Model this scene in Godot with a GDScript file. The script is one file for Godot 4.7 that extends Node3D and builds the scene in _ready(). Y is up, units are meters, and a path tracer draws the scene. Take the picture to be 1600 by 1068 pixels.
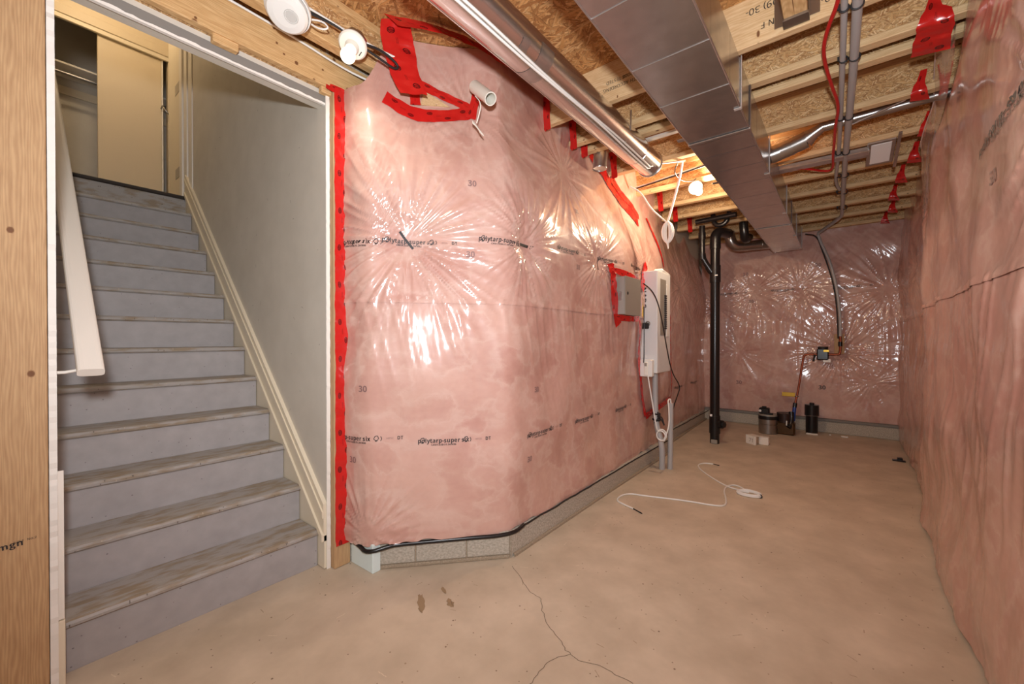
extends Node3D

# ---------------------------------------------------------------- mesh building
class MB:
	var v := PackedVector3Array()
	var n := PackedVector3Array()
	var t := PackedVector2Array()
	var ix := PackedInt32Array()
	func vert(p: Vector3, nn: Vector3, uv := Vector2.ZERO) -> int:
		v.append(p); n.append(nn); t.append(uv)
		return v.size() - 1
	func face(i: int, j: int, k: int) -> void:
		var c := (v[j] - v[i]).cross(v[k] - v[i])
		if c.dot(n[i] + n[j] + n[k]) > 0.0:
			ix.append(i); ix.append(k); ix.append(j)
		else:
			ix.append(i); ix.append(j); ix.append(k)
	func quad(a: Vector3, b: Vector3, c: Vector3, d: Vector3, out: Vector3, u0 := Vector2.ZERO, u1 := Vector2.ONE) -> void:
		var nn := (b - a).cross(c - a)
		if nn.length() < 1e-12:
			nn = (c - a).cross(d - a)
		nn = nn.normalized()
		if nn.dot(out) < 0.0:
			nn = -nn
		var i := vert(a, nn, u0); var j := vert(b, nn, Vector2(u1.x, u0.y)); var k := vert(c, nn, u1); var l := vert(d, nn, Vector2(u0.x, u1.y))
		face(i, j, k); face(i, k, l)
	func poly(ps: Array, out: Vector3) -> void:
		var nn: Vector3 = ((ps[1] - ps[0]) as Vector3).cross(ps[2] - ps[0]).normalized()
		if nn.dot(out) < 0.0:
			nn = -nn
		var first := v.size()
		for p in ps:
			vert(p, nn, Vector2(p.x, p.z))
		for k in range(1, ps.size() - 1):
			face(first, first + k, first + k + 1)
	# box with chamfered edges
	func box(lo: Vector3, hi: Vector3, c := 0.0, x := Transform3D.IDENTITY) -> void:
		var m := (lo + hi) / 2.0
		var h := ((hi - lo) / 2.0).abs()
		c = minf(c, minf(h.x, minf(h.y, h.z)) * 0.95)
		if c <= 0.0:
			for a in 3:
				for s in [-1.0, 1.0]:
					var e := Vector3.ZERO; e[a] = s
					var b := (a + 1) % 3; var d := (a + 2) % 3
					var ps := []
					for q in [[-1, -1], [1, -1], [1, 1], [-1, 1]]:
						var p := m; p[a] += s * h[a]; p[b] += q[0] * h[b]; p[d] += q[1] * h[d]
						ps.append(x * p)
					quad(ps[0], ps[1], ps[2], ps[3], x.basis * e)
			return
		for a in 3:
			var b := (a + 1) % 3; var d := (a + 2) % 3
			for s in [-1.0, 1.0]:
				var e := Vector3.ZERO; e[a] = s
				var ps := []
				for q in [[-1, -1], [1, -1], [1, 1], [-1, 1]]:
					var p := m; p[a] += s * h[a]; p[b] += q[0] * (h[b] - c); p[d] += q[1] * (h[d] - c)
					ps.append(x * p)
				quad(ps[0], ps[1], ps[2], ps[3], x.basis * e)
			for s in [-1.0, 1.0]:
				for r in [-1.0, 1.0]:
					var e := Vector3.ZERO; e[b] = s; e[d] = r
					var p1 := m; p1[b] += s * h[b]; p1[d] += r * (h[d] - c)
					var p2 := m; p2[b] += s * (h[b] - c); p2[d] += r * h[d]
					var o := Vector3.ZERO; o[a] = h[a] - c
					quad(x * (p1 - o), x * (p1 + o), x * (p2 + o), x * (p2 - o), x.basis * e)
		for sx in [-1.0, 1.0]:
			for sy in [-1.0, 1.0]:
				for sz in [-1.0, 1.0]:
					var s := Vector3(sx, sy, sz)
					poly([x * (m + s * Vector3(h.x, h.y - c, h.z - c)), x * (m + s * Vector3(h.x - c, h.y, h.z - c)), x * (m + s * Vector3(h.x - c, h.y - c, h.z))], x.basis * s)
	func tube(ps: Array, r, seg := 8, caps := true) -> void:
		var N := ps.size()
		var up := Vector3.UP
		var d0: Vector3 = (ps[1] - ps[0]).normalized()
		if absf(d0.dot(up)) > 0.9:
			up = Vector3.RIGHT
		var side := d0.cross(up).normalized()
		var rows := []
		for i in N:
			var d: Vector3 = ((ps[mini(i + 1, N - 1)] - ps[maxi(i - 1, 0)]) as Vector3).normalized()
			side = (side - d * side.dot(d)).normalized()
			var oth := d.cross(side)
			var row := PackedInt32Array()
			var rr: float = r[i] if r is Array else r
			for k in seg:
				var a := TAU * k / seg
				var nn := side * cos(a) + oth * sin(a)
				row.append(vert(ps[i] + nn * rr, nn, Vector2(float(k) / seg, i)))
			rows.append(row)
			if caps and (i == 0 or i == N - 1):
				var o := -d if i == 0 else d
				var cidx := vert(ps[i], o)
				var fr := PackedInt32Array()
				for k in seg:
					fr.append(vert(v[row[k]], o))
				for k in seg:
					face(cidx, fr[k], fr[(k + 1) % seg])
		for i in N - 1:
			for k in seg:
				var l := (k + 1) % seg
				face(rows[i][k], rows[i][l], rows[i + 1][l]); face(rows[i][k], rows[i + 1][l], rows[i + 1][k])
	# profile of Vector2(radius, height) round the y axis
	func lathe(pr: Array, seg := 24, x := Transform3D.IDENTITY) -> void:
		for i in pr.size() - 1:
			var a: Vector2 = pr[i]; var b: Vector2 = pr[i + 1]
			var e := (b - a)
			if e.length() < 1e-7:
				continue
			var nr := Vector2(e.y, -e.x).normalized()
			var ra := PackedInt32Array(); var rb := PackedInt32Array()
			for k in seg + 1:
				var th := TAU * k / seg
				var c := cos(th); var s := sin(th)
				var nn := x.basis * Vector3(nr.x * c, nr.y, nr.x * s)
				ra.append(vert(x * Vector3(a.x * c, a.y, a.x * s), nn, Vector2(float(k) / seg, 0)))
				rb.append(vert(x * Vector3(b.x * c, b.y, b.x * s), nn, Vector2(float(k) / seg, 1)))
			for k in seg:
				if a.x > 1e-6:
					face(ra[k], ra[k + 1], rb[k])
				if b.x > 1e-6:
					face(ra[k + 1], rb[k + 1], rb[k])
	# prism: polygon in a plane pushed along a vector
	func prism(ps: Array, by: Vector3) -> void:
		var c := Vector3.ZERO
		for p in ps:
			c += p
		c /= ps.size()
		poly(ps, -by)
		var qs := []
		for p in ps:
			qs.append(p + by)
		poly(qs, by)
		for i in ps.size():
			var j := (i + 1) % ps.size()
			quad(ps[i], ps[j], qs[j], qs[i], (ps[i] + ps[j]) / 2.0 - c)
	func mesh() -> ArrayMesh:
		var a := []
		a.resize(Mesh.ARRAY_MAX)
		a[Mesh.ARRAY_VERTEX] = v; a[Mesh.ARRAY_NORMAL] = n; a[Mesh.ARRAY_TEX_UV] = t; a[Mesh.ARRAY_INDEX] = ix
		var m := ArrayMesh.new()
		m.add_surface_from_arrays(Mesh.PRIMITIVE_TRIANGLES, a)
		return m

# ---------------------------------------------------------------- naming
var used := {}
var M := {}
var rng := RandomNumberGenerator.new()

func numbered(called: String) -> String:
	if not used.has(called):
		used[called] = 0
		return called
	used[called] += 1
	return "%s_%03d" % [called, used[called]]

func put(called: String, mb, m: Material, parent: Node = self) -> MeshInstance3D:
	var o := MeshInstance3D.new()
	o.mesh = mb.mesh() if mb is MB else mb
	o.material_override = m
	o.name = numbered(called) if parent == self else called
	parent.add_child(o, true)
	return o

func tag(o: Node, label: String, category: String, group := "") -> Node:
	o.set_meta("label", label)
	o.set_meta("category", category)
	if group:
		o.set_meta("group", group)
	return o

func thing(called: String, label: String, category: String, at := Vector3.ZERO, group := "") -> Node3D:
	var o := Node3D.new()
	o.name = numbered(called)
	add_child(o)
	o.position = at
	tag(o, label, category, group)
	return o

func struct(called: String, mb, m: Material, label := "") -> MeshInstance3D:
	var o := put(called, mb, m)
	o.set_meta("kind", "structure")
	if label:
		o.set_meta("label", label)
	return o

func bx(lo: Vector3, hi: Vector3, c := 0.0, x := Transform3D.IDENTITY) -> MB:
	var b := MB.new()
	b.box(lo, hi, c, x)
	return b

func tb(ps: Array, r, seg := 8) -> MB:
	var b := MB.new()
	b.tube(ps, r, seg)
	return b

func smooth(ps: Array, times := 3, closed := false) -> Array:
	var q := ps
	for k in times:
		var o := []
		if not closed:
			o.append(q[0])
		for i in q.size() - 1:
			o.append(q[i].lerp(q[i + 1], 0.25)); o.append(q[i].lerp(q[i + 1], 0.75))
		if not closed:
			o.append(q[q.size() - 1])
		q = o
	return q

func aim(at: Vector3, axis: Vector3) -> Transform3D:   # a transform whose y axis points along axis
	var y := axis.normalized()
	var x := y.cross(Vector3.FORWARD if absf(y.z) < 0.9 else Vector3.RIGHT).normalized()
	return Transform3D(Basis(x, y, x.cross(y)), at)

# ---------------------------------------------------------------- textures and materials
func noise(seed_: int, freq: float, oct := 4, type := FastNoiseLite.TYPE_SIMPLEX_SMOOTH) -> FastNoiseLite:
	var f := FastNoiseLite.new()
	f.seed = seed_; f.frequency = freq; f.noise_type = type; f.fractal_octaves = oct
	f.fractal_type = FastNoiseLite.FRACTAL_FBM if oct > 1 else FastNoiseLite.FRACTAL_NONE
	return f

func field(f: FastNoiseLite, w: int, h: int) -> PackedByteArray:
	var im := f.get_seamless_image(w, h)
	im.convert(Image.FORMAT_L8)
	return im.get_data()

func tex(im: Image) -> ImageTexture:
	return ImageTexture.create_from_image(im)

func rgb_image(w: int, h: int, pick: Callable) -> Image:
	var d := PackedByteArray()
	d.resize(w * h * 3)
	for i in w * h:
		var c: Vector3 = pick.call(i)
		d[i * 3] = clampi(int(c.x), 0, 255); d[i * 3 + 1] = clampi(int(c.y), 0, 255); d[i * 3 + 2] = clampi(int(c.z), 0, 255)
	return Image.create_from_data(w, h, false, Image.FORMAT_RGB8, d)

func mat(c: Color, rough := 0.7, metal := 0.0) -> StandardMaterial3D:
	var m := StandardMaterial3D.new()
	m.albedo_color = c; m.roughness = rough; m.metallic = metal
	return m

func tri(m: StandardMaterial3D, t: Texture2D, scale: Vector3) -> StandardMaterial3D:
	m.albedo_texture = t
	m.uv1_triplanar = true; m.uv1_world_triplanar = true; m.uv1_scale = scale; m.uv1_triplanar_sharpness = 8.0
	return m

func c8(r: int, g: int, b: int) -> Color:
	return Color(r / 255.0, g / 255.0, b / 255.0)

func osb_image() -> Image:
	var S := 640
	var d := PackedByteArray(); d.resize(S * S * 3)
	for i in S * S:
		d[i * 3] = 190; d[i * 3 + 1] = 146; d[i * 3 + 2] = 96
	var pal := [Vector3(214, 172, 118), Vector3(200, 156, 104), Vector3(222, 184, 132), Vector3(184, 138, 88), Vector3(208, 164, 108), Vector3(230, 198, 150), Vector3(170, 124, 78)]
	var r := RandomNumberGenerator.new(); r.seed = 5
	for k in 5200:
		var c: Vector3 = pal[r.randi() % pal.size()] * r.randf_range(0.93, 1.05)
		var cx := r.randf() * S; var cy := r.randf() * S
		var a := r.randfn(0.0, 0.75)
		var L := r.randf_range(14, 46); var W := r.randf_range(1.5, 5.5)
		var ca := cos(a); var sa := sin(a)
		var l := -L
		while l < L:
			var ww := W * (1.0 - pow(absf(l / L), 6.0))
			var w := -ww
			while w < ww:
				var px := posmod(int(cx + l * ca - w * sa), S); var py := posmod(int(cy + l * sa + w * ca), S)
				var g := 1.0 + 0.05 * sin(w * 2.3 + k) + (-0.22 if w + 0.9 >= ww else 0.0)
				var at := (py * S + px) * 3
				d[at] = clampi(int(c.x * g), 0, 255); d[at + 1] = clampi(int(c.y * g), 0, 255); d[at + 2] = clampi(int(c.z * g), 0, 255)
				w += 0.9
			l += 0.9
	return Image.create_from_data(S, S, false, Image.FORMAT_RGB8, d)

func wood_image(lo: Vector3, hi: Vector3, seed_: int, knots: int) -> Image:   # grain runs along the picture's width
	var W := 512
	var f := noise(seed_, 0.022, 3)
	var a := field(noise(seed_, 0.03, 4), W, W)
	var b := field(noise(seed_ + 1, 0.008, 2), W, W)
	var im := rgb_image(W, W, func(i):
		var y: int = i / W
		var g: float = 0.5 + 0.22 * sin(y * 0.35 + b[i] * 0.06) + (a[i] / 255.0 - 0.5) * 0.7
		return lo.lerp(hi, clampf(g, 0.0, 1.0)))
	var r := RandomNumberGenerator.new(); r.seed = seed_
	for k in knots:
		var cx := r.randi() % W; var cy := r.randi() % W
		var ry := r.randf_range(9, 22); var rx := ry * 0.14
		for y in range(-26, 27):
			for x in range(-5, 6):
				var q := pow(x / rx, 2) + pow(y / ry, 2)
				if q < 1.6:
					var px := posmod(cx + x, W); var py := posmod(cy + y, W)
					im.set_pixel(px, py, im.get_pixel(px, py).lerp(c8(104, 62, 32), clampf(1.7 - q, 0.0, 0.85)))
	return im

func make_materials() -> void:
	var S := 512
	# pine, one material for each direction of the grain
	var pine := tex(wood_image(Vector3(202, 164, 116), Vector3(234, 206, 160), 11, 9))
	var pine2 := tex(wood_image(Vector3(192, 150, 98), Vector3(226, 190, 138), 12, 26))
	M.pine_x = tri(mat(Color.WHITE, 0.75), pine, Vector3(0.5, 5, 5))
	M.pine_z = tri(mat(Color.WHITE, 0.7), pine2, Vector3(4, 4, 0.6))
	var up := wood_image(Vector3(176, 138, 98), Vector3(206, 170, 126), 14, 5)
	up.rotate_90(CLOCKWISE)
	M.pine_y = tri(mat(Color.WHITE, 0.7), tex(up), Vector3(4.5, 0.5, 4.5))
	M.lvl_x = tri(mat(Color.WHITE, 0.65), tex(wood_image(Vector3(208, 170, 122), Vector3(232, 202, 158), 15, 3)), Vector3(0.8, 2.4, 2.4))
	var osb := tex(osb_image())
	M.osb = tri(mat(Color.WHITE, 0.8), osb, Vector3(2.3, 2.3, 2.3))
	M.osb_dark = tri(mat(c8(244, 226, 204), 0.8), osb, Vector3(0.95, 0.95, 0.95))
	# pink glass wool behind clear film: swirls and fibres
	var w := FastNoiseLite.new()
	w.seed = 3; w.frequency = 0.006; w.fractal_octaves = 5; w.domain_warp_enabled = true; w.domain_warp_amplitude = 60; w.domain_warp_frequency = 0.007
	var p1 := field(w, 768, 768)
	var p2 := field(noise(8, 0.045, 3), 768, 768)
	var p3 := field(noise(9, 0.004, 2), 768, 768)
	var pink := tex(rgb_image(768, 768, func(i):
		var a: float = p1[i] / 255.0
		var ridge := pow(1.0 - absf(a - 0.5) * 2.0, 6.0)
		var g: float = 0.42 + (a - 0.5) * 0.55 + (p2[i] / 255.0 - 0.5) * 0.2 + (p3[i] / 255.0 - 0.5) * 0.4
		var c := Vector3(190, 140, 127).lerp(Vector3(222, 183, 167), clampf(g, 0.0, 1.0))
		return c.lerp(Vector3(232, 211, 197), ridge * 0.36)))
	M.poly = tri(mat(Color.WHITE, 0.55), pink, Vector3(0.62, 0.62, 0.62))
	M.poly.clearcoat_enabled = true; M.poly.clearcoat = 1.0; M.poly.clearcoat_roughness = 0.15
	M.clear_poly = mat(Color(0.92, 0.83, 0.80, 0.5), 0.1)
	M.clear_poly.transparency = BaseMaterial3D.TRANSPARENCY_ALPHA
	M.ink = mat(c8(42, 36, 38), 0.5)
	M.ink_grey = mat(c8(140, 108, 104), 0.5)
	# concrete
	var f1 := field(noise(21, 0.005, 5), 1024, 1024)
	var f2 := field(noise(22, 0.06, 3), 1024, 1024)
	var f3 := field(noise(23, 0.012, 3), 1024, 1024)
	var r := RandomNumberGenerator.new(); r.seed = 77
	var conc := rgb_image(1024, 1024, func(i):
		var g: float = (f1[i] / 255.0 - 0.5) * 0.8 + (f2[i] / 255.0 - 0.5) * 0.12 + (f3[i] / 255.0 - 0.5) * 0.35
		return Vector3(204, 187, 165) + Vector3(30, 30, 30) * g)
	for k in 260:
		var cx := r.randi() % 1024; var cy := r.randi() % 1024; var s := 1 if r.randf() < 0.85 else 2
		var c := c8(96, 76, 58).lerp(c8(160, 138, 112), r.randf())
		for y in s + 1:
			for x in s + 1:
				conc.set_pixel((cx + x) % 1024, (cy + y) % 1024, c)
	for k in 60:   # short scratches
		var cx := r.randf() * 1024; var cy := r.randf() * 1024; var a := r.randf() * TAU
		var c := c8(150, 126, 100) if k % 3 else c8(232, 216, 194)
		for l in range(0, int(r.randf_range(6, 22))):
			conc.set_pixel(posmod(int(cx + cos(a) * l), 1024), posmod(int(cy + sin(a) * l), 1024), c)
	M.floor = tri(mat(Color.WHITE, 0.62), tex(conc), Vector3(0.45, 0.45, 0.45))
	var cb := rgb_image(S, S, func(i):
		var g: float = (f2[i % S + (i / S) * 1024] / 255.0 - 0.5) * 60.0
		return Vector3(182, 174, 160) + Vector3(g, g, g))
	for k in 900:
		var cx := r.randi() % S; var cy := r.randi() % S
		for q in (r.randi() % 4 + 1):
			cb.set_pixel((cx + q % 2) % S, (cy + q / 2) % S, c8(84, 74, 66))
	M.block = tri(mat(Color.WHITE, 0.9), tex(cb), Vector3(2.2, 2.2, 2.2))
	M.mortar = tri(mat(c8(226, 214, 200), 0.95), tex(cb), Vector3(3, 3, 3))
	# stair paint, worn and dusty
	var t1 := field(noise(31, 0.02, 4), S, S); var t2 := field(noise(32, 0.006, 3), S, S)
	var tread := rgb_image(S, S, func(i):
		var g: float = clampf((t1[i] / 255.0 - 0.5) * 2.2 + (t2[i] / 255.0 - 0.4) * 1.8, 0.0, 1.0)
		return Vector3(170, 165, 161).lerp(Vector3(154, 139, 119), g))
	for k in 420:
		var cx := r.randi() % S; var cy := r.randi() % S
		for q in (r.randi() % 12 + 2):
			tread.set_pixel(cx, (cy + q) % S, c8(196, 184, 166) if k % 2 else c8(96, 88, 80))
	M.tread = tri(mat(Color.WHITE, 0.6), tex(tread), Vector3(2.2, 2.2, 0.7))
	var rs := rgb_image(S, S, func(i):
		var g: float = (t1[i] / 255.0 - 0.5) * 10.0 + (t2[i] / 255.0 - 0.5) * 8.0
		return Vector3(170, 166, 166) + Vector3(g, g, g))
	for k in 60:
		var cx := r.randi() % S; var cy := r.randi() % S
		for q in (r.randi() % 3 + 1):
			for z in 2:
				rs.set_pixel((cx + q) % S, (cy + z) % S, c8(112, 106, 108))
	M.riser = tri(mat(Color.WHITE, 0.55), tex(rs), Vector3(1.1, 1.1, 1.1))
	var dw := rgb_image(S, S, func(i):
		var g: float = (t2[i] / 255.0 - 0.5) * 8.0 + (t1[i] / 255.0 - 0.5) * 4.0
		return Vector3(212, 205, 192) + Vector3(g, g, g))
	for k in 26:
		var cx := r.randi() % S; var cy := r.randi() % S; var a := r.randf() * TAU
		for q in (r.randi() % 9 + 1):
			dw.set_pixel(posmod(int(cx + cos(a) * q), S), posmod(int(cy + sin(a) * q), S), c8(150, 142, 132))
	M.drywall = tri(mat(Color.WHITE, 0.7), tex(dw), Vector3(0.7, 0.7, 0.7))
	M.gypsum = mat(c8(240, 236, 228), 0.85)
	M.gypsum_back = mat(c8(134, 130, 124), 0.9)
	M.trim = mat(c8(232, 220, 196), 0.45)
	M.trim_white = mat(c8(238, 232, 222), 0.5)
	M.door = mat(c8(216, 200, 172), 0.45)
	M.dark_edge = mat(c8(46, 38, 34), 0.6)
	# metals
	var g1 := field(noise(41, 0.02, 3), S, S)
	var galv := tex(rgb_image(S, S, func(i):
		var g: float = 196.0 + (g1[i] / 255.0 - 0.5) * 20.0
		return Vector3(g, g * 0.985, g * 0.975)))
	M.galv = tri(mat(Color.WHITE, 0.3, 0.92), galv, Vector3(1.4, 1.4, 1.4))
	M.duct = tri(mat(Color.WHITE, 0.27, 0.94), galv, Vector3(0.9, 0.9, 0.9))
	M.alu = mat(c8(232, 230, 228), 0.2, 0.97)
	M.strap = mat(c8(212, 210, 206), 0.4, 0.35)
	M.steel = mat(c8(168, 164, 160), 0.28, 0.95)
	M.black = mat(c8(26, 24, 25), 0.28)
	M.black_matte = mat(c8(34, 31, 31), 0.6)
	M.copper = mat(c8(150, 78, 54), 0.35, 0.8)
	M.brass = mat(c8(196, 158, 66), 0.35, 0.85)
	M.white = mat(c8(238, 236, 230), 0.4)
	M.porcelain = mat(c8(242, 238, 226), 0.25)
	M.panel_white = mat(c8(226, 226, 224), 0.4)
	M.box_grey = mat(c8(158, 152, 142), 0.4, 0.2)
	M.pvc_grey = mat(c8(176, 174, 172), 0.4)
	M.red_pipe = mat(c8(196, 34, 32), 0.35)
	M.blue = mat(c8(40, 72, 150), 0.4)
	M.foam = tri(mat(c8(226, 240, 238), 0.85), tex(cb), Vector3(9, 9, 9))
	M.foam.albedo_texture = null
	M.paper = mat(c8(236, 228, 216), 0.7)
	M.stain = mat(c8(158, 134, 104), 0.8)
	M.crack = mat(c8(98, 80, 62), 0.95)
	M.wool_edge = mat(c8(222, 176, 166), 0.95)
	# red sheathing tape with its round black marks
	var ti := Image.create(256, 128, false, Image.FORMAT_RGB8)
	ti.fill(c8(204, 36, 32))
	for spot in [Vector2(64, 40), Vector2(190, 92)]:
		for y in range(-24, 25):
			for x in range(-24, 25):
				var q := sqrt(pow(x / 21.0, 2) + pow(y / 15.0, 2))
				var dark: bool = (q < 1.0 and q > 0.78) or (q < 0.7 and ((posmod(x + y / 2, 9) < 5 and absf(y) < 9) or absf(absf(y) - 9.0) < 2.0))
				if dark:
					ti.set_pixel(int(spot.x) + x, int(spot.y) + y, c8(58, 14, 16))
	for x in range(112, 150):
		for y in [60, 61, 66, 67]:
			if (x / 3) % 3:
				ti.set_pixel(x, y, c8(70, 16, 18))
	M.tape = mat(Color.WHITE, 0.22)
	M.tape.albedo_texture = tex(ti)
	M.bulb = mat(c8(255, 250, 238), 0.5)
	M.bulb.emission_enabled = true; M.bulb.emission = c8(255, 236, 206); M.bulb.emission_energy_multiplier = 3.0
	M.led = mat(c8(240, 240, 238), 0.5)
	M.lens = mat(c8(206, 204, 198), 0.15)

# ---------------------------------------------------------------- plastic sheets over wool
# A sheet stands on a plan path; u runs along the path, v is the height. eval() gives its surface.
var bulge := noise(101, 1.3, 2)
var ripple := noise(102, 1.0, 2)
var crinkle := noise(103, 9.0, 3)

func sheet_def(path: Array, side: float, o: Dictionary) -> Dictionary:
	var q := smooth(path, 4)
	var ls := PackedFloat32Array([0.0])
	for i in q.size() - 1:
		ls.append(ls[i] + q[i].distance_to(q[i + 1]))
	var S := {"q": PackedVector2Array(q), "l": ls, "side": side, "len": ls[ls.size() - 1], "anchors": [], "top": 0.14, "t0": 1.9, "t1": 2.72, "foot": 0.02, "soft": 0.022, "fold": 0.006, "fold_f": 9.0, "fold_reach": 0.5, "seam": 1.44, "lift": 0.0, "shear": 0.0, "up_fold": 0.0, "hold": -1.0}
	S.merge(o, true)
	return S

func path_at(S: Dictionary, u: float) -> Array:
	var l: PackedFloat32Array = S.l
	var q: PackedVector2Array = S.q
	var i := clampi(l.bsearch(u) - 1, 0, l.size() - 2)
	var f := (u - l[i]) / maxf(l[i + 1] - l[i], 1e-6)
	var p := q[i].lerp(q[i + 1], f)
	var a := q[mini(i + 3, q.size() - 1)] - q[maxi(i - 2, 0)]
	a = a.normalized()
	return [p, Vector2(-a.y, a.x) * float(S.side)]

func u_at(S: Dictionary, x: float, z: float) -> float:
	var best := 1e9
	var at := 0.0
	var q: PackedVector2Array = S.q
	for i in q.size() - 1:
		var c := Geometry2D.get_closest_point_to_segment(Vector2(x, z), q[i], q[i + 1])
		var d := c.distance_squared_to(Vector2(x, z))
		if d < best:
			best = d
			at = S.l[i] + q[i].distance_to(c)
	return at

func ridge(n: float) -> float:
	return pow(maxf(1.0 - absf(n) * 1.8, 0.0), 2.4)

func sheet_off(S: Dictionary, u: float, v: float) -> float:
	var d: float = -S.top * smoothstep(S.t0, S.t1, v) * smoothstep(S.hold, S.hold + 0.4, u) - S.foot * (1.0 - smoothstep(0.1, 0.45, v))
	d += S.soft * bulge.get_noise_2d(u, v + S.side * 7.0)
	var below: float = S.seam - v
	var fu: float = u + S.shear * below
	if below > -0.02:
		d += S.fold * (ridge(ripple.get_noise_2d(fu * S.fold_f, v * 0.35)) + 0.25 * ripple.get_noise_2d(fu * S.fold_f * 2.1 + 40.0, v * 0.4)) * exp(-maxf(below, 0.0) / S.fold_reach)
	elif S.up_fold > 0.0:
		d += S.up_fold * ridge(ripple.get_noise_2d((u - 0.9 * below) * S.fold_f * 0.8 + 9.0, v * 1.1 + u * 0.5))
	for a in S.anchors:
		var dx: float = u - a[0]; var dy: float = v - a[1]
		var r := sqrt(dx * dx + dy * dy)
		var R: float = a[2]
		if r < R * 3.0:
			var k: float = a[4]
			var ir := 1.0 / maxf(r, 0.004)
			var w := ripple.get_noise_3d(dx * ir * k, dy * ir * k, r * 0.9 + a[0] * 3.0)
			var g := smoothstep(0.0, R * 0.35, r) * exp(-pow(r / R, 2.0) * 1.1)
			d += a[3] * (ridge(w) * 1.3 + 0.22 * ripple.get_noise_3d(dx * ir * k * 2.0, dy * ir * k * 2.0, r * 2.0 + 5.0)) * g
			d -= a[5] * exp(-pow(r / (R * 0.42), 2.0)) if a.size() > 5 else 0.0
	d += 0.0009 * crinkle.get_noise_2d(u, v) + S.lift
	return d

func eval(S: Dictionary, u: float, v: float, extra := 0.0) -> Vector3:
	var b := path_at(S, u)
	var d := sheet_off(S, u, v) + extra
	return Vector3(b[0].x + b[1].x * d, v, b[0].y + b[1].y * d)

func sheet_mesh(S: Dictionary, us: Array, vs: Array, hem := 0.0, top_of = null, bottom_of = null) -> MB:
	var m := MB.new()
	var W := us.size(); var H := vs.size()
	var pos := PackedVector3Array(); pos.resize(W * H)
	for i in W:
		var b := path_at(S, us[i])
		for j in H:
			var v: float = vs[j]
			if top_of != null:
				var from: float = vs[0] if bottom_of == null else bottom_of.call(us[i]) - 0.004
				v = from + (v - vs[0]) * (top_of.call(us[i]) - from) / (vs[H - 1] - vs[0])
			if hem > 0.0 and j < 4:
				v += hem * bulge.get_noise_2d(us[i] * 4.0, 3.0) * (1.0 - j / 4.0)
			var d := sheet_off(S, us[i], v)
			pos[i * H + j] = Vector3(b[0].x + b[1].x * d, v, b[0].y + b[1].y * d)
	for i in W:
		for j in H:
			var a := pos[mini(i + 1, W - 1) * H + j] - pos[maxi(i - 1, 0) * H + j]
			var b := pos[i * H + mini(j + 1, H - 1)] - pos[i * H + maxi(j - 1, 0)]
			m.vert(pos[i * H + j], a.cross(b).normalized() * -float(S.side), Vector2(us[i], vs[j]))
	# turn all normals the same way, into the room
	var mid := path_at(S, us[W / 2])
	var test := m.n[(W / 2) * H + H / 2]
	if Vector2(test.x, test.z).dot(mid[1]) < 0.0:
		for k in m.n.size():
			m.n[k] = -m.n[k]
	for i in W - 1:
		for j in H - 1:
			var k := i * H + j
			m.face(k, k + H, k + H + 1); m.face(k, k + H + 1, k + 1)
	return m

func steps(a: float, b: float, by: float) -> Array:
	var n := maxi(int(ceil((b - a) / by)), 1)
	var o := []
	for i in n + 1:
		o.append(a + (b - a) * i / n)
	return o

var font := SystemFont.new()
var bold := SystemFont.new()

func letters(what: String, high: float, heavy := false) -> Array:
	var t := TextMesh.new()
	t.text = what; t.font = bold if heavy else font; t.font_size = 48; t.pixel_size = high / 36.0; t.depth = 0.0; t.curve_step = 1.0
	var a := t.get_mesh_arrays()
	return [a[Mesh.ARRAY_VERTEX], a[Mesh.ARRAY_INDEX]]

func print_on(S: Dictionary, parent: Node, what: String, high: float, x: float, z: float, y: float, m: Material, heavy := false, tilt := 0.0, called := "print", wide := 1.0) -> void:
	var L := letters(what, high, heavy)
	var u0 := u_at(S, x, z)
	var b := MB.new()
	var pn: Vector2 = path_at(S, u0)[1]
	for p in L[0]:
		b.vert(eval(S, u0 + wide * p.x * cos(tilt) - p.y * sin(tilt), y + p.x * sin(tilt) + p.y * cos(tilt), 0.0035), Vector3(pn.x, 0, pn.y))
	var ix: PackedInt32Array = L[1] if L[1] != null else PackedInt32Array(range(L[0].size()))
	for k in range(0, ix.size() - 2, 3):
		b.face(ix[k], ix[k + 1], ix[k + 2])
	put(called, b, m, parent)

# a flat outline mark on a sheet, made of short bars between points given in metres
func mark_on(S: Dictionary, parent: Node, lines: Array, wide: float, x: float, z: float, y: float, m: Material, called := "print") -> void:
	var u0 := u_at(S, x, z)
	var b := MB.new()
	var pn: Vector2 = path_at(S, u0)[1]
	for l in lines:
		for i in l.size() - 1:
			var p: Vector2 = l[i]; var q: Vector2 = l[i + 1]
			var s := (q - p).orthogonal().normalized() * wide / 2.0
			var k := 0
			var id := []
			for c in [p - s, q - s, q + s, p + s]:
				id.append(b.vert(eval(S, u0 + c.x, y + c.y, 0.0035), Vector3(pn.x, 0, pn.y)))
			b.face(id[0], id[1], id[2]); b.face(id[0], id[2], id[3])
	put(called, b, m, parent)

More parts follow.
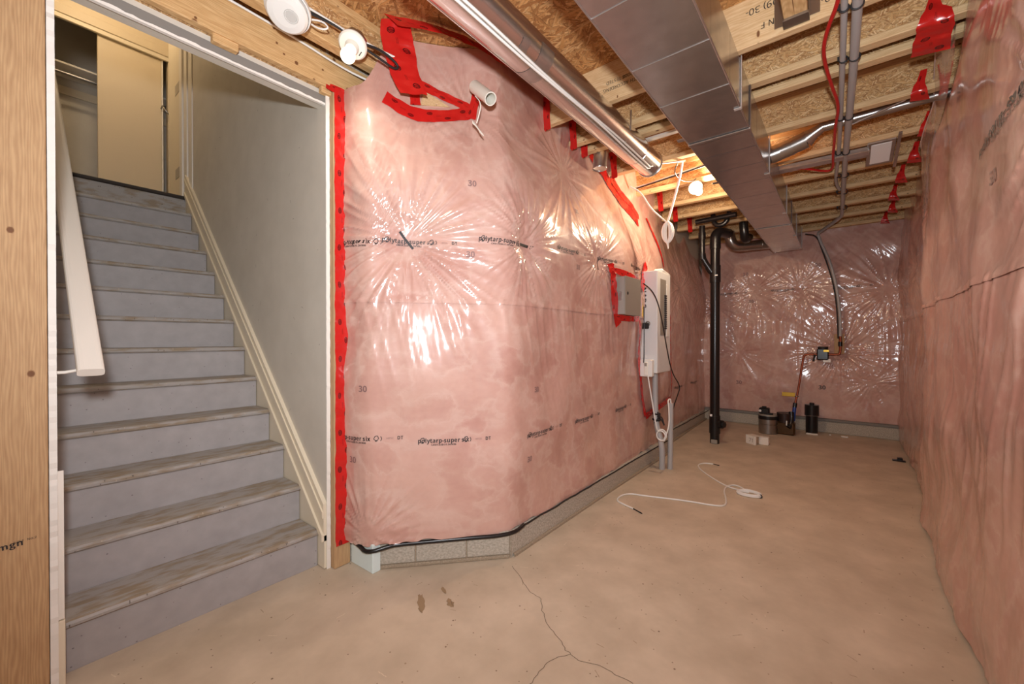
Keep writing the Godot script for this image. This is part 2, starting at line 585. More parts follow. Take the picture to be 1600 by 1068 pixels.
# tape stuck on a sheet along points (x, y, z)
func tape_on(S: Dictionary, label: String, pts: Array, wide: float, over := 0.006) -> void:
	var uv := []
	for p in pts:
		uv.append(Vector2(u_at(S, p.x, p.z), p.y))
	uv = smooth(uv, 2)
	var dense := []
	for i in uv.size() - 1:
		var k := maxi(int(uv[i].distance_to(uv[i + 1]) / 0.015), 1)
		for j in k:
			dense.append(uv[i].lerp(uv[i + 1], float(j) / k))
	dense.append(uv[uv.size() - 1])
	var b := MB.new()
	var run := 0.0
	var rows := []
	for i in dense.size():
		var d: Vector2 = (dense[mini(i + 1, dense.size() - 1)] - dense[maxi(i - 1, 0)]).normalized()
		if i:
			run += dense[i].distance_to(dense[i - 1])
		var s := d.orthogonal() * wide * (0.5 + 0.09 * bulge.get_noise_2d(run * 9.0, pts[0].y * 9.0))
		var pn: Vector2 = path_at(S, dense[i].x)[1]
		var row := []
		for k in 5:
			var c: Vector2 = dense[i] + s * (k / 2.0 - 1.0)
			row.append(b.vert(eval(S, c.x, c.y, over + 0.003 * crinkle.get_noise_2d(run * 3.0, k * 0.3)), Vector3(pn.x, 0, pn.y), Vector2(run / 0.2, k / 4.0)))
		rows.append(row)
	strip(b, rows)
	tag(put("red_tape", b, M.tape), label, "tape", "strips of red sheathing tape")

func strip(b: MB, rows: Array) -> void:
	var acc := PackedVector3Array(); acc.resize(b.v.size())
	for i in rows.size() - 1:
		for k in rows[i].size() - 1:
			b.face(rows[i][k], rows[i][k + 1], rows[i + 1][k + 1]); b.face(rows[i][k], rows[i + 1][k + 1], rows[i + 1][k])
	for i in rows.size():
		for k in rows[i].size():
			var du: Vector3 = b.v[rows[mini(i + 1, rows.size() - 1)][k]] - b.v[rows[maxi(i - 1, 0)][k]]
			var dv: Vector3 = b.v[rows[i][mini(k + 1, rows[i].size() - 1)]] - b.v[rows[i][maxi(k - 1, 0)]]
			var nn := du.cross(dv).normalized()
			var old: Vector3 = b.n[rows[i][k]]
			b.n[rows[i][k]] = nn if nn.dot(old) >= 0.0 else -nn

# free tape: pairs of edge points, crumpled a little, facing towards `out`
func tape_free(label: String, pairs: Array, out: Vector3, rough := 0.004, called := "red_tape") -> void:
	var b := MB.new()
	var rows := []
	var run := 0.0
	for i in pairs.size() - 1:
		var k := maxi(int(((pairs[i][0] + pairs[i][1]) as Vector3).distance_to(pairs[i + 1][0] + pairs[i + 1][1]) / 0.03), 1)
		for j in k + (1 if i == pairs.size() - 2 else 0):
			var f := float(j) / k
			var a: Vector3 = pairs[i][0].lerp(pairs[i + 1][0], f); var c: Vector3 = pairs[i][1].lerp(pairs[i + 1][1], f)
			var row := []
			for s in 6:
				var p := a.lerp(c, s / 5.0)
				p += out.normalized() * rough * (crinkle.get_noise_3d(p.x, p.y, p.z) * 2.0 + ripple.get_noise_3d(p.x * 14.0, p.y * 14.0, p.z * 14.0)) + (c - a) * 0.06 * bulge.get_noise_2d(p.y * 7.0 + p.x * 5.0, p.z * 7.0)
				row.append(b.vert(p, out.normalized(), Vector2(run / 0.2, s / 5.0)))
			rows.append(row)
			run += ((pairs[i][0] + pairs[i][1]) as Vector3).distance_to(pairs[i + 1][0] + pairs[i + 1][1]) / 2.0 / k
	strip(b, rows)
	tag(put(called, b, M.tape), label, "tape", "strips of red sheathing tape")

# lettering on a flat face: at = start, x along, y up
func flat_text(parent: Node, what: String, high: float, at: Vector3, x: Vector3, y: Vector3, m: Material, heavy := false, called := "lettering") -> void:
	var L := letters(what, high, heavy)
	var b := MB.new()
	var out := x.cross(y).normalized()
	for p in L[0]:
		b.vert(at + x.normalized() * p.x + y.normalized() * p.y + out * 0.002, out)
	var ix: PackedInt32Array = L[1] if L[1] != null else PackedInt32Array(range(L[0].size()))
	for k in range(0, ix.size() - 2, 3):
		b.face(ix[k], ix[k + 1], ix[k + 2])
	put(called, b, m, parent)

# ---------------------------------------------------------------- the scene
const JB := 2.70      # underside of the joists
const SUB := 2.94     # underside of the subfloor

func _ready() -> void:
	rng.seed = 1
	font.font_names = PackedStringArray(["Droid Sans"])
	bold.font_names = PackedStringArray(["Droid Sans"]); bold.font_weight = 700
	# camera
	var cam := Camera3D.new()
	cam.name = "camera"
	cam.position = Vector3(0, 1.24, 0)
	cam.rotation = Vector3(deg_to_rad(-0.36), deg_to_rad(38.82), 0)
	cam.fov = 79.68
	cam.near = 0.02
	add_child(cam)
	cam.current = true
	# surroundings
	var env := Environment.new()
	env.background_mode = Environment.BG_COLOR
	env.background_color = Color(0.02, 0.02, 0.02)
	env.tonemap_mode = Environment.TONE_MAPPER_LINEAR
	env.tonemap_exposure = 0.86
	env.sdfgi_enabled = true; env.ssao_enabled = true; env.ssil_enabled = true
	var we := WorldEnvironment.new()
	we.name = "surroundings"
	we.environment = env
	add_child(we)
	make_materials()
	build_flash()
	build_shell()
	build_stairs()
	build_upstairs()
	build_ceiling()
	build_sheets()
	build_ducts()
	build_lamps()
	build_pipes()
	build_electrics()
	build_floor_things()

func lamp_light(called: String, at: Vector3, energy: float, c: Color, size: float) -> void:
	var l := OmniLight3D.new()
	l.name = called
	l.position = at; l.light_energy = energy; l.light_color = c; l.light_size = size
	l.omni_range = 15.0; l.omni_attenuation = 2.0; l.shadow_enabled = true
	add_child(l)

func beam_light(called: String, at: Vector3, axis: Vector3, half: float, energy: float, c: Color, size: float) -> void:
	var l := SpotLight3D.new()
	l.name = called
	l.light_energy = energy; l.light_color = c; l.light_size = size
	l.spot_range = 15.0; l.spot_attenuation = 2.0; l.spot_angle = half; l.spot_angle_attenuation = 1.0; l.shadow_enabled = true
	add_child(l)
	l.look_at_from_position(at, at + axis, Vector3.UP if absf(axis.normalized().y) < 0.95 else Vector3.RIGHT)

# the photographer's flash stands just behind and above the lens
func build_flash() -> void:
	var at := Vector3(0.06, 1.52, 0.09)
	var f := thing("flash_lamp", "photographer's flash on a slim black stand behind the viewpoint", "flash", Vector3(0.13, 0, 0.22))
	var look := Vector3(-0.627, 0.0, -0.779)
	var head := Transform3D(Basis(look.cross(Vector3.UP), Vector3.UP, -look), Vector3(-0.05, 1.52, -0.1))
	put("head", bx(Vector3(-0.04, -0.03, -0.01), Vector3(0.04, 0.03, 0.1), 0.008, head), M.black, f)
	put("glowing_face", bx(Vector3(-0.033, -0.022, -0.016), Vector3(0.033, 0.022, -0.01), 0.001, head), M.bulb, f)
	put("pole", tb([Vector3(0, 0.03, 0), Vector3(0, 1.49, 0)], 0.011, 10), M.black, f)
	put("bracket", tb([Vector3(0, 1.48, 0), Vector3(-0.03, 1.5, -0.06)], 0.012, 8), M.black, f)
	for k in 3:
		var a := TAU * k / 3.0
		put("leg", tb([Vector3(0, 0.42, 0), Vector3(cos(a) * 0.22, 0.012, sin(a) * 0.22)], 0.009, 8), M.black, f)
	beam_light("flash_light", at + look * 0.02, look + Vector3(0, 0.42, 0), 88.0, 7.4, c8(248, 251, 255), 0.05)

func build_shell() -> void:
	# floor
	var fl := struct("floor", bx(Vector3(-2.6, -0.12, -7.3), Vector3(0.95, 0.0, 3.0)), M.floor, "bare beige concrete slab")
	var crack := MB.new()
	for line in [[[-1.401, -1.742], [-1.264, -1.664], [-1.194, -1.618], [-1.116, -1.605], [-1.047, -1.526], [-0.99, -1.477], [-0.925, -1.447], [-0.851, -1.402], [-0.784, -1.386], [-0.72, -1.418], [-0.653, -1.415], [-0.56, -1.42]], [[-0.831, -1.393], [-0.872, -1.328], [-0.877, -1.261], [-0.867, -1.195], [-0.9, -1.1]]]:
		var fine := []
		for i in line.size() - 1:
			for k in 5:
				var p := Vector2(line[i][0], line[i][1]).lerp(Vector2(line[i + 1][0], line[i + 1][1]), k / 5.0)
				fine.append(p + Vector2(crinkle.get_noise_2d(p.x * 3.0, p.y * 3.0), crinkle.get_noise_2d(p.y * 3.0, p.x * 3.0)) * 0.008)
		for i in fine.size() - 1:
			var s: Vector2 = (fine[i + 1] - fine[i]).orthogonal().normalized() * 0.0011
			crack.quad(v3(fine[i] - s, 0.0008), v3(fine[i] + s, 0.0008), v3(fine[i + 1] + s, 0.0008), v3(fine[i + 1] - s, 0.0008), Vector3.UP)
	put("crack", crack, M.crack, fl)
	for s in [[-1.592, -1.266, -1.483, -1.187, 0.022], [-1.556, -1.373, -1.50, -1.35, 0.012], [-1.46, -1.33, -1.40, -1.30, 0.02]]:
		var b := MB.new()
		var a := Vector2(s[0], s[1]); var c := Vector2(s[2], s[3])
		var ps := []
		for k in 22:
			var th := TAU * k / 22.0
			var ax := (c - a) * 0.5
			var p: Vector2 = (a + c) / 2.0 + ax * cos(th) * (1.0 + 0.3 * ripple.get_noise_2d(k * 1.7, s[0] * 30.0)) + ax.orthogonal().normalized() * sin(th) * s[4] * (0.7 + 0.6 * ripple.get_noise_2d(k * 2.1, s[1] * 30.0))
			ps.append(v3(p, 0.0009))
		b.poly(ps, Vector3.UP)
		put("stain", b, M.stain, fl)
	# subfloor above
	struct("ceiling", bx(Vector3(-2.19, SUB, -7.3), Vector3(0.95, SUB + 0.03, 3.0)), M.osb_dark, "oriented strand board subfloor overhead")
	# foundation walls behind the wool
	var wl := struct("wall_left", bx(Vector3(-2.0, 0, -7.3), Vector3(-1.78, SUB, -1.98)), M.block, "concrete foundation wall behind the pink insulation")
	struct("wall_far", bx(Vector3(-1.78, 0, -7.3), Vector3(0.72, SUB, -7.02)), M.block)
	struct("wall_right", bx(Vector3(0.72, 0, -7.3), Vector3(0.95, SUB, 3.0)), M.block)
	struct("wall_back_unseen", bx(Vector3(-2.6, 0, 2.8), Vector3(0.72, SUB, 3.0)), M.drywall)  # unseen wall behind the camera, closes the room for bounced light
	struct("wall_corner", bx(Vector3(-2.35, 0, -1.98), Vector3(-2.13, SUB, -1.21)), M.block)
	struct("wall_splay", bx(Vector3(-2.13, 0, -1.98), Vector3(-1.9, SUB, -1.62)), M.block)
	# stud wall left of the stairs, out of view, closes the room for bounced light
	struct("wall_stud", bx(Vector3(-2.6, 0, 0.10), Vector3(-2.22, SUB, 2.8)), M.drywall)
	# low concrete kerb the wool stands on: blocks on the splayed part, cast along the rest
	var curb := MB.new()
	kerb(curb, [Vector2(-1.46, -1.80), Vector2(-1.475, -4.6), Vector2(-1.60, -5.0), Vector2(-1.66, -7.02)], 0.15, Vector2(-1.79, -2.0), Vector2(-1.79, -7.02))
	put("kerb", curb, M.block, wl)
	var foot := MB.new()   # rough lip of the footing along the slab
	var lip := [Vector2(-1.445, -1.82), Vector2(-1.455, -3.0), Vector2(-1.45, -4.6), Vector2(-1.575, -5.0), Vector2(-1.63, -6.99)]
	kerb(foot, lip, 0.018, Vector2(-1.79, -2.0), Vector2(-1.79, -6.99))
	put("footing_lip", foot, M.mortar, wl)
	var a := Vector2(-1.945, -1.262); var c := Vector2(-1.462, -1.800)
	var dir := (c - a).normalized(); var inw := Vector2(-dir.y, dir.x)
	if inw.x > 0.0:
		inw = -inw
	var L := a.distance_to(c)
	var cut := [0.0, 0.275 * L, 0.66 * L, L]
	for i in 3:
		var b := MB.new()
		var p: Vector2 = a + dir * (cut[i] + 0.003); var q: Vector2 = a + dir * (cut[i + 1] - 0.003)
		b.box(Vector3(0, 0.022, 0), Vector3(p.distance_to(q), 0.152, 0.14), 0.004, Transform3D(Basis(v3(dir, 0), Vector3.UP, v3(inw, 0)), v3(p, 0)))
		put("concrete_block", b, M.block, wl)
	var mo := MB.new()
	mo.box(Vector3(-0.01, 0.0, 0.005), Vector3(L + 0.01, 0.148, 0.13), 0.0, Transform3D(Basis(v3(dir, 0), Vector3.UP, v3(inw, 0)), v3(a, 0)))
	mo.box(Vector3(0.0, 0.0, -0.008), Vector3(L, 0.02, 0.05), 0.006, Transform3D(Basis(v3(dir, 0), Vector3.UP, v3(inw, 0)), v3(a, 0)))
	put("mortar", mo, M.mortar, wl)
	var fc := MB.new()
	fc.box(Vector3(-1.70, 0, -7.03), Vector3(0.6, 0.15, -6.86), 0.008)
	var fk := struct("trim_far_kerb", fc, M.block, "low concrete kerb along the foot of the far wall")
	put("sill_strip", bx(Vector3(-1.66, 0.15, -7.0), Vector3(0.56, 0.185, -6.85), 0.006), M.gypsum_back, fk)
	struct("trim_right_kerb", bx(Vector3(0.6, 0, -7.0), Vector3(0.73, 0.1, 2.8), 0.006), M.block, "concrete kerb under the right hand wall")

func v3(p: Vector2, y: float) -> Vector3:
	return Vector3(p.x, y, p.y)

func kerb(b: MB, ps: Array, high: float, back_a: Vector2, back_b: Vector2) -> void:
	var c := minf(0.006, high * 0.4)
	for i in ps.size() - 1:
		var a: Vector2 = ps[i]; var d: Vector2 = ps[i + 1]
		var out := (d - a).orthogonal()
		if out.x < 0.0:
			out = -out
		var i2 := -out.normalized() * c
		b.quad(v3(a, 0), v3(d, 0), v3(d, high - c), v3(a, high - c), v3(out, 0))
		b.quad(v3(a, high - c), v3(d, high - c), v3(d + i2, high), v3(a + i2, high), v3(out, 1))
		var f0 := float(i) / (ps.size() - 1); var f1 := float(i + 1) / (ps.size() - 1)
		b.quad(v3(a + i2, high), v3(d + i2, high), v3(back_a.lerp(back_b, f1), high), v3(back_a.lerp(back_b, f0), high), Vector3.UP)

func nose_x(n: int) -> float:
	return -2.218 - 0.2145 * (n - 1)

func nose_line(x: float) -> float:
	return 0.198 + (-2.218 - x) * 0.923

func build_stairs() -> void:
	var st := thing("staircase", "grey painted wooden staircase with worn dusty treads climbing to the landing", "staircase", Vector3(-2.24, 0, -0.6))
	var o := -st.position
	var tm := MB.new()
	# nosing is rounded: an extruded profile across the stair
	var pr := [Vector2(0.02, 0.0), Vector2(0.006, -0.003), Vector2(0.0, -0.012), Vector2(0.002, -0.022), Vector2(0.012, -0.03), Vector2(0.245, -0.03), Vector2(0.245, 0.0)]
	var ps := []
	for p in pr:
		ps.append(Vector3(-p.x, p.y, -1.076))
	tm.prism(ps, Vector3(0, 0, 0.941))
	var tmesh := tm.mesh()
	var rm := bx(Vector3(-0.038, 0, -1.076), Vector3(-0.02, 0.168, -0.135), 0.001).mesh()
	for n in range(1, 14):
		var x := nose_x(n)
		if n < 13:
			var t := put("tread", tmesh, M.tread, st)
			t.position = o + Vector3(x, 0.198 * n, 0)
		var r := put("riser", rm, M.riser, st)
		r.position = o + Vector3(x, 0.198 * (n - 1), 0)
	# skirt on the right with its moulded cap
	var zb := -1.078
	var sk := MB.new()
	var xs := -2.168
	var xe := -4.80
	sk.prism([Vector3(xs, 0.005, -1.096), Vector3(xs, nose_line(xs) + 0.03, -1.096), Vector3(xe, nose_line(xe) + 0.03, -1.096), Vector3(xe, nose_line(xe) - 0.5, -1.096), Vector3(xs - 0.35, 0.005, -1.096)], Vector3(0, 0, 0.016))
	var skn := struct("trim_1", sk, M.trim, "cream stair skirt board with moulded cap on the right wall")
	for band in [[0.0, 0.035, 0.030], [0.035, 0.125, 0.019], [0.125, 0.16, 0.028], [0.16, 0.20, 0.021]]:
		var b := MB.new()
		var a0: float = band[0]; var a1: float = band[1]
		b.prism([Vector3(xs, nose_line(xs) + a0, -1.096), Vector3(xs, nose_line(xs) + a1, -1.096), Vector3(xe, nose_line(xe) + a1, -1.096), Vector3(xe, nose_line(xe) + a0, -1.096)], Vector3(0, 0, band[2]))
		put("moulding", b, M.trim, skn)
	var ls := MB.new()
	ls.prism([Vector3(xs, 0.24, -0.134), Vector3(xs, nose_line(xs) + 0.62, -0.134), Vector3(xs - 0.2, nose_line(xs - 0.2) + 0.22, -0.134), Vector3(xe, nose_line(xe) + 0.22, -0.134), Vector3(xe, nose_line(xe) - 0.5, -0.134), Vector3(xs - 0.35, 0.1, -0.134)], Vector3(0, 0, 0.016))
	var lsn := struct("trim_2", ls, M.trim_white, "white stair skirt board on the left wall")
	put("bare_end", bx(Vector3(-2.20, 0.0, -0.136), Vector3(-2.166, 0.235, -0.116), 0.002), M.trim, lsn)
	# walls of the stairwell
	var wr := struct("wall_stair_right", bx(Vector3(-4.64, 0, -1.112), Vector3(-2.166, 5.1, -1.096)), M.drywall, "painted plasterboard wall on the right of the stairs")
	var ed := MB.new()
	torn(ed, Vector3(-2.166, 0.0, -1.112), Vector3(-2.166, 2.56, -1.112), Vector3(0.006, 0, 0), Vector3(0, 0, 0.02))
	put("board_edge", ed, M.gypsum, wr)
	var wlft := struct("wall_stair_left", bx(Vector3(-7.0, 0, -0.118), Vector3(-2.166, 5.1, -0.100)), M.drywall, "painted plasterboard wall on the left of the stairs")
	var el := MB.new()
	torn(el, Vector3(-2.166, 0.0, -0.1185), Vector3(-2.166, 2.56, -0.1185), Vector3(0.012, 0, 0), Vector3(0, 0, 0.0195))
	put("board_edge", el, M.gypsum, wlft)
	# the two posts of the opening
	var post := thing("lumber_post", "bare lumber post at the left edge, beside the stair opening", "post", Vector3(-2.17, 0, 0.0))
	put("timber", bx(Vector3(-0.05, 0, -0.097), Vector3(0.018, SUB, 0.12), 0.003), M.pine_y, post)
	flat_text(post, "mgn", 0.02, Vector3(0.0185, 0.555, -0.012), Vector3(0, 0.06, -1), Vector3(0, 1, 0.06), M.ink, true)
	flat_text(post, "S-P-F  No.2", 0.008, Vector3(0.0185, 0.562, -0.044), Vector3(0, 0.06, -1), Vector3(0, 1, 0.06), M.ink)
	for k in [[0.02, 1.75, 2.6], [0.055, 1.1, 1.72]]:
		var b := MB.new()
		var line := []
		for j in 14:
			line.append(Vector3(0.0165, lerpf(k[1], k[2], j / 13.0), -k[0] + 0.004 * ripple.get_noise_2d(j * 0.7, k[0] * 90.0)))
		b.tube(line, 0.0016, 5)
		put("drying_crack", b, M.crack, post)
	tag(put("lumber_stud", bx(Vector3(-2.162, 0.002, -1.205), Vector3(-2.122, 2.57, -1.113), 0.003), M.pine_y), "raw wood stud behind red tape at right of stairs", "stud")
	# header over the opening
	var hd := struct("wall_stair_header", bx(Vector3(-2.19, 2.512, -1.115), Vector3(-2.176, 2.553, 0.1)), M.gypsum_back, "grey back of a plasterboard strip over the stair opening")
	var hb := MB.new()
	torn(hb, Vector3(-2.19, 2.502, 0.1), Vector3(-2.19, 2.502, -1.115), Vector3(0, 0.011, 0), Vector3(0.017, 0, 0))
	put("board_edge", hb, M.gypsum, hd)
	struct("wall_above_stair", bx(Vector3(-2.26, 2.512, -1.096), Vector3(-2.191, 5.1, -0.118)), M.drywall)
	tag(put("header_beam", bx(Vector3(-2.166, 2.578, -1.42), Vector3(-2.127, 2.752, 1.2), 0.004), M.pine_z), "knotty lumber header beam over the stair opening", "beam")
	struct("wall_rim", bx(Vector3(-2.20, 2.585, -1.5), Vector3(-2.168, SUB, 2.8)), M.osb)
	tag(put("wood_shim", bx(Vector3(-2.176, 2.545, -0.68), Vector3(-2.14, 2.585, -0.58), 0.004), M.pine_z), "short wood shim wedged under the header, nearer the middle", "shim")
	tag(put("wood_shim", bx(Vector3(-2.176, 2.548, -1.115), Vector3(-2.14, 2.582, -1.06), 0.004), M.pine_z), "short wood shim under the header, beside the red tape", "shim")
	# handrail
	var hr := thing("handrail", "white flat handrail on brackets along the left stair wall", "handrail", Vector3(-2.12, 1.12, -0.2))
	var dir := Vector3(-1, 0.923, 0).normalized()
	var nrm := Vector3(0.923, 1, 0).normalized()
	var rl := MB.new()
	var prof := []
	for k in 16:
		var a := TAU * (k + 0.5) / 16.0
		prof.append(Vector2(signf(cos(a)) * pow(absf(cos(a)), 0.45) * 0.036, signf(sin(a)) * pow(absf(sin(a)), 0.45) * 0.018))
	var q := []
	for p in prof:
		q.append(Vector3(0, 0, p.x) + nrm * p.y)
	rl.prism(q, dir * 3.5)
	put("rail", rl, M.trim_white, hr)
	for s in [0.09, 1.5, 2.9]:
		var at: Vector3 = dir * s
		put("bracket", tb([at + nrm * -0.016, at + Vector3(0, -0.05, 0.01), at + Vector3(0, -0.06, 0.06), at + Vector3(0, -0.06, 0.081)], 0.006, 8), M.trim_white, hr)

# a board edge with a ragged face: from a to b, sides e (grows towards the viewer) and w
func torn(b: MB, a: Vector3, c: Vector3, e: Vector3, w: Vector3) -> void:
	var n := maxi(int(a.distance_to(c) / 0.02), 2)
	var up := (c - a).normalized()
	for i in n:
		var p := a.lerp(c, float(i) / n); var q := a.lerp(c, float(i + 1) / n)
		var e0 := e * (1.0 + 0.5 * ripple.get_noise_2d(i * 0.9, a.y * 5.0 + a.z * 9.0)); var e1 := e * (1.0 + 0.5 * ripple.get_noise_2d((i + 1) * 0.9, a.y * 5.0 + a.z * 9.0))
		b.quad(p + e0, q + e1, q + e1 + w, p + e0 + w, e)
		b.quad(p, q, q + e1, p + e0, -w)
		b.quad(p + w, q + w, q + e1 + w, p + e0 + w, w)
		b.quad(p, q, q + w, p + w, -e)

func build_upstairs() -> void:
	var y0 := 2.574
	var la := struct("floor_landing", bx(Vector3(-7.2, y0 - 0.2, -1.6), Vector3(-4.80, y0 - 0.004, -0.1)), M.tread, "landing floor at the top of the stairs")
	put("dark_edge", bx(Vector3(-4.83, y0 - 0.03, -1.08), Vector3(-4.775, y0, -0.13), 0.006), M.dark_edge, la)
	struct("ceiling_landing", bx(Vector3(-7.2, 5.1, -1.7), Vector3(-2.1, 5.2, 0.0)), M.gypsum)
	# door casing at the top on the right, with hinge leaves on the jamb behind it
	var cs := MB.new()
	cs.box(Vector3(-5.02, y0, -1.12), Vector3(-4.62, 5.1, -1.098), 0.003)
	cs.box(Vector3(-4.72, y0, -1.10), Vector3(-4.62, 5.1, -1.088), 0.003)
	cs.box(Vector3(-4.86, y0, -1.10), Vector3(-4.78, 5.1, -1.086), 0.003)
	cs.box(Vector3(-5.02, y0, -1.10), Vector3(-4.93, 5.1, -1.083), 0.003)
	var dj := struct("door_1", cs, M.trim_white, "white moulded door casing at the top of the stairs")
	put("jamb", bx(Vector3(-5.52, y0, -1.13), Vector3(-5.02, 5.1, -1.104), 0.002), M.trim, dj)
	for y in [2.90, 3.74]:
		put("hinge", bx(Vector3(-5.25, y - 0.05, -1.106), Vector3(-5.10, y + 0.05, -1.101), 0.001), M.steel, dj)
	struct("wall_landing", bx(Vector3(-6.2, y0, -1.35), Vector3(-5.52, 5.1, -1.24)), M.drywall)
	# closet wall and closet
	var cw := MB.new()
	cw.box(Vector3(-6.30, 4.64, -1.6), Vector3(-6.2, 5.1, -0.118))
	cw.box(Vector3(-6.30, y0, -1.6), Vector3(-6.2, 4.64, -1.235))
	struct("wall_closet", cw, M.door, "cream wall over the closet opening")
	struct("trim_3", bx(Vector3(-6.22, 4.545, -1.25), Vector3(-6.165, 4.645, -0.118), 0.006), M.door, "cream closet track fascia")
	struct("trim_4", bx(Vector3(-6.205, 4.50, -1.25), Vector3(-6.175, 4.55, -0.118), 0.004), M.trim, "pale closet head trim")
	struct("wall_closet_back", bx(Vector3(-7.0, y0, -1.6), Vector3(-6.9, 5.1, -0.118)), M.drywall)
	struct("wall_closet_end", bx(Vector3(-6.9, y0, -1.6), Vector3(-6.3, 5.1, -1.5)), M.drywall)
	var dr := struct("door_2", bx(Vector3(-6.245, y0 + 0.02, -1.178), Vector3(-6.21, 4.52, -0.647), 0.004), M.door, "cream sliding closet door, half open")
	put("edge_strip", bx(Vector3(-6.246, y0 + 0.02, -1.192), Vector3(-6.206, 4.52, -1.178), 0.002), M.trim_white, dr)
	put("latch", tb([Vector3(-6.2, 3.93, -1.17), Vector3(-6.16, 3.95, -1.175), Vector3(-6.15, 3.91, -1.20), Vector3(-6.17, 3.88, -1.235)], 0.009, 8), M.steel, dr)
	tag(put("closet_shelf", bx(Vector3(-6.88, 4.20, -1.49), Vector3(-6.52, 4.222, -0.12), 0.003), M.trim_white), "white shelf high inside the open closet", "shelf")
	tag(put("closet_rod", tb([Vector3(-6.56, 4.12, -1.49), Vector3(-6.56, 4.12, -0.12)], 0.016, 12), M.steel), "metal hanging rod under the closet shelf", "rod")
	tag(put("closet_cleat", bx(Vector3(-6.9, 4.02, -1.49), Vector3(-6.875, 4.11, -0.12), 0.003), M.trim), "pale wood cleat on the closet back wall", "cleat")
	# hall light on the landing ceiling, out of view, placed to warm the upper stairwell
	var lp := thing("unseen_hall_lamp", "unseen round ceiling lamp over the upstairs landing", "lamp", Vector3(-5.3, 5.1, -0.6))
	var g := MB.new()
	g.lathe([Vector2(0.0, -0.09), Vector2(0.07, -0.082), Vector2(0.12, -0.055), Vector2(0.14, -0.02)], 24)
	put("lamp_shade", g, M.bulb, lp)
	var rim := MB.new()
	rim.lathe([Vector2(0.14, -0.02), Vector2(0.155, -0.02), Vector2(0.155, 0.0)], 24)
	put("rim", rim, M.white, lp)
	lamp_light("unseen_hall_light", Vector3(-5.3, 5.0, -0.6), 0.9, c8(255, 226, 186), 0.1)

const JOISTS := [-2.752, -2.92, -3.46, -4.09, -4.65, -5.17, -5.78, -6.32, -6.86]

func i_joist(b_label: String, at: Vector3, turn: float, fl: Mesh, wb: Mesh, fm: Material) -> Node3D:
	var j := thing("floor_joist", b_label, "joist", at, "I-joists under the subfloor")
	j.rotation.y = turn
	var t := put("top_flange", fl, fm, j); t.position.y = SUB - JB - 0.019
	put("web", wb, M.osb, j)
	var b := put("bottom_flange", fl, fm, j); b.position.y = 0.019
	return j

func build_ceiling() -> void:
	var x0 := -1.74; var x1 := 0.66
	var L := x1 - x0
	var fl := bx(Vector3(-L / 2, -0.019, -0.03), Vector3(L / 2, 0.019, 0.03), 0.003).mesh()
	var wb := bx(Vector3(-L / 2, 0.038, -0.005), Vector3(L / 2, SUB - JB - 0.038, 0.005)).mesh()
	var names := ["first strand board I-joist beyond the printed beam, near half of a tight pair", "far half of the tight pair of I-joists beyond the printed beam", "single I-joist whose far side carries the crimped branch pipe", "I-joist just beyond the far end of the large round duct", "I-joist behind the square ceiling panel light", "fifth I-joist from the far wall", "fourth I-joist from the far wall, where the twin conduits merge", "third I-joist from the far wall", "last I-joist, close over the far wall's pink sheet"]
	for i in JOISTS.size():
		i_joist(names[i], Vector3((x0 + x1) / 2, JB, JOISTS[i] + 0.03), 0.0, fl, wb, M.pine_x)
	var fz := bx(Vector3(-2.1, -0.019, -0.03), Vector3(2.1, 0.019, 0.03), 0.003).mesh()
	var wz := bx(Vector3(-2.1, 0.038, -0.005), Vector3(2.1, SUB - JB - 0.038, 0.005)).mesh()
	i_joist("I-joist running lengthwise above the stair opening, behind the near bulb", Vector3(-2.0, JB, 0.68), PI / 2, fz, wz, M.pine_z)
	# solid beam with printed grading text
	var bm := thing("printed_beam", "smooth laminated beam with black grading print, crossing before the joists", "beam", Vector3((x0 + x1) / 2, JB, -2.362))
	put("timber", bx(Vector3(-L / 2, 0, -0.022), Vector3(L / 2, SUB - JB, 0.022), 0.003), M.lvl_x, bm)
	# printing stands on its head on the near face
	flat_text(bm, "STRENGTH ACCORDING", 0.022, Vector3(-0.46, 0.072, 0.0225), Vector3(-1, 0, 0), Vector3(0, -1, 0), M.ink)
	flat_text(bm, "CCMC 12008 TESTED", 0.022, Vector3(-0.46, 0.112, 0.0225), Vector3(-1, 0, 0), Vector3(0, -1, 0), M.ink)
	flat_text(bm, "(09) 30-", 0.034, Vector3(0.235, 0.165, 0.0225), Vector3(-1, 0, 0), Vector3(0, -1, 0), M.ink)
	flat_text(bm, "1-800-253 UNION F", 0.03, Vector3(0.40, 0.075, 0.0225), Vector3(-1, 0, 0), Vector3(0, -1, 0), M.ink)
	flat_text(bm, "1.8E-ES 1-800-253", 0.03, Vector3(0.95, 0.075, 0.0225), Vector3(-1, 0, 0), Vector3(0, -1, 0), M.ink)
	# the joist that runs into it, held by a steel hanger
	tag(put("header_joist", bx(Vector3(-0.215, JB + 0.02, -2.335), Vector3(-0.125, SUB, 2.8), 0.003), M.pine_z), "doubled lumber joist butting into the printed beam in a steel hanger", "joist")
	var hg := thing("joist_hanger", "galvanised steel hanger under the butting joist at the printed beam", "hanger", Vector3(-0.17, JB, -2.33))
	put("stirrup", bx(Vector3(-0.05, 0.008, -0.005), Vector3(0.05, 0.02, 0.06), 0.001), M.steel, hg)
	for s in [-1.0, 1.0]:
		put("side_plate", bx(Vector3(s * 0.049 - 0.0015, 0.008, -0.005), Vector3(s * 0.049 + 0.0015, 0.17, 0.05), 0.0005), M.steel, hg)
		put("flange", bx(Vector3(s * 0.068 - 0.02, 0.03, -0.006), Vector3(s * 0.068 + 0.02, 0.2, -0.003), 0.0005), M.steel, hg)

var SL: Dictionary
var SF: Dictionary
var SR: Dictionary

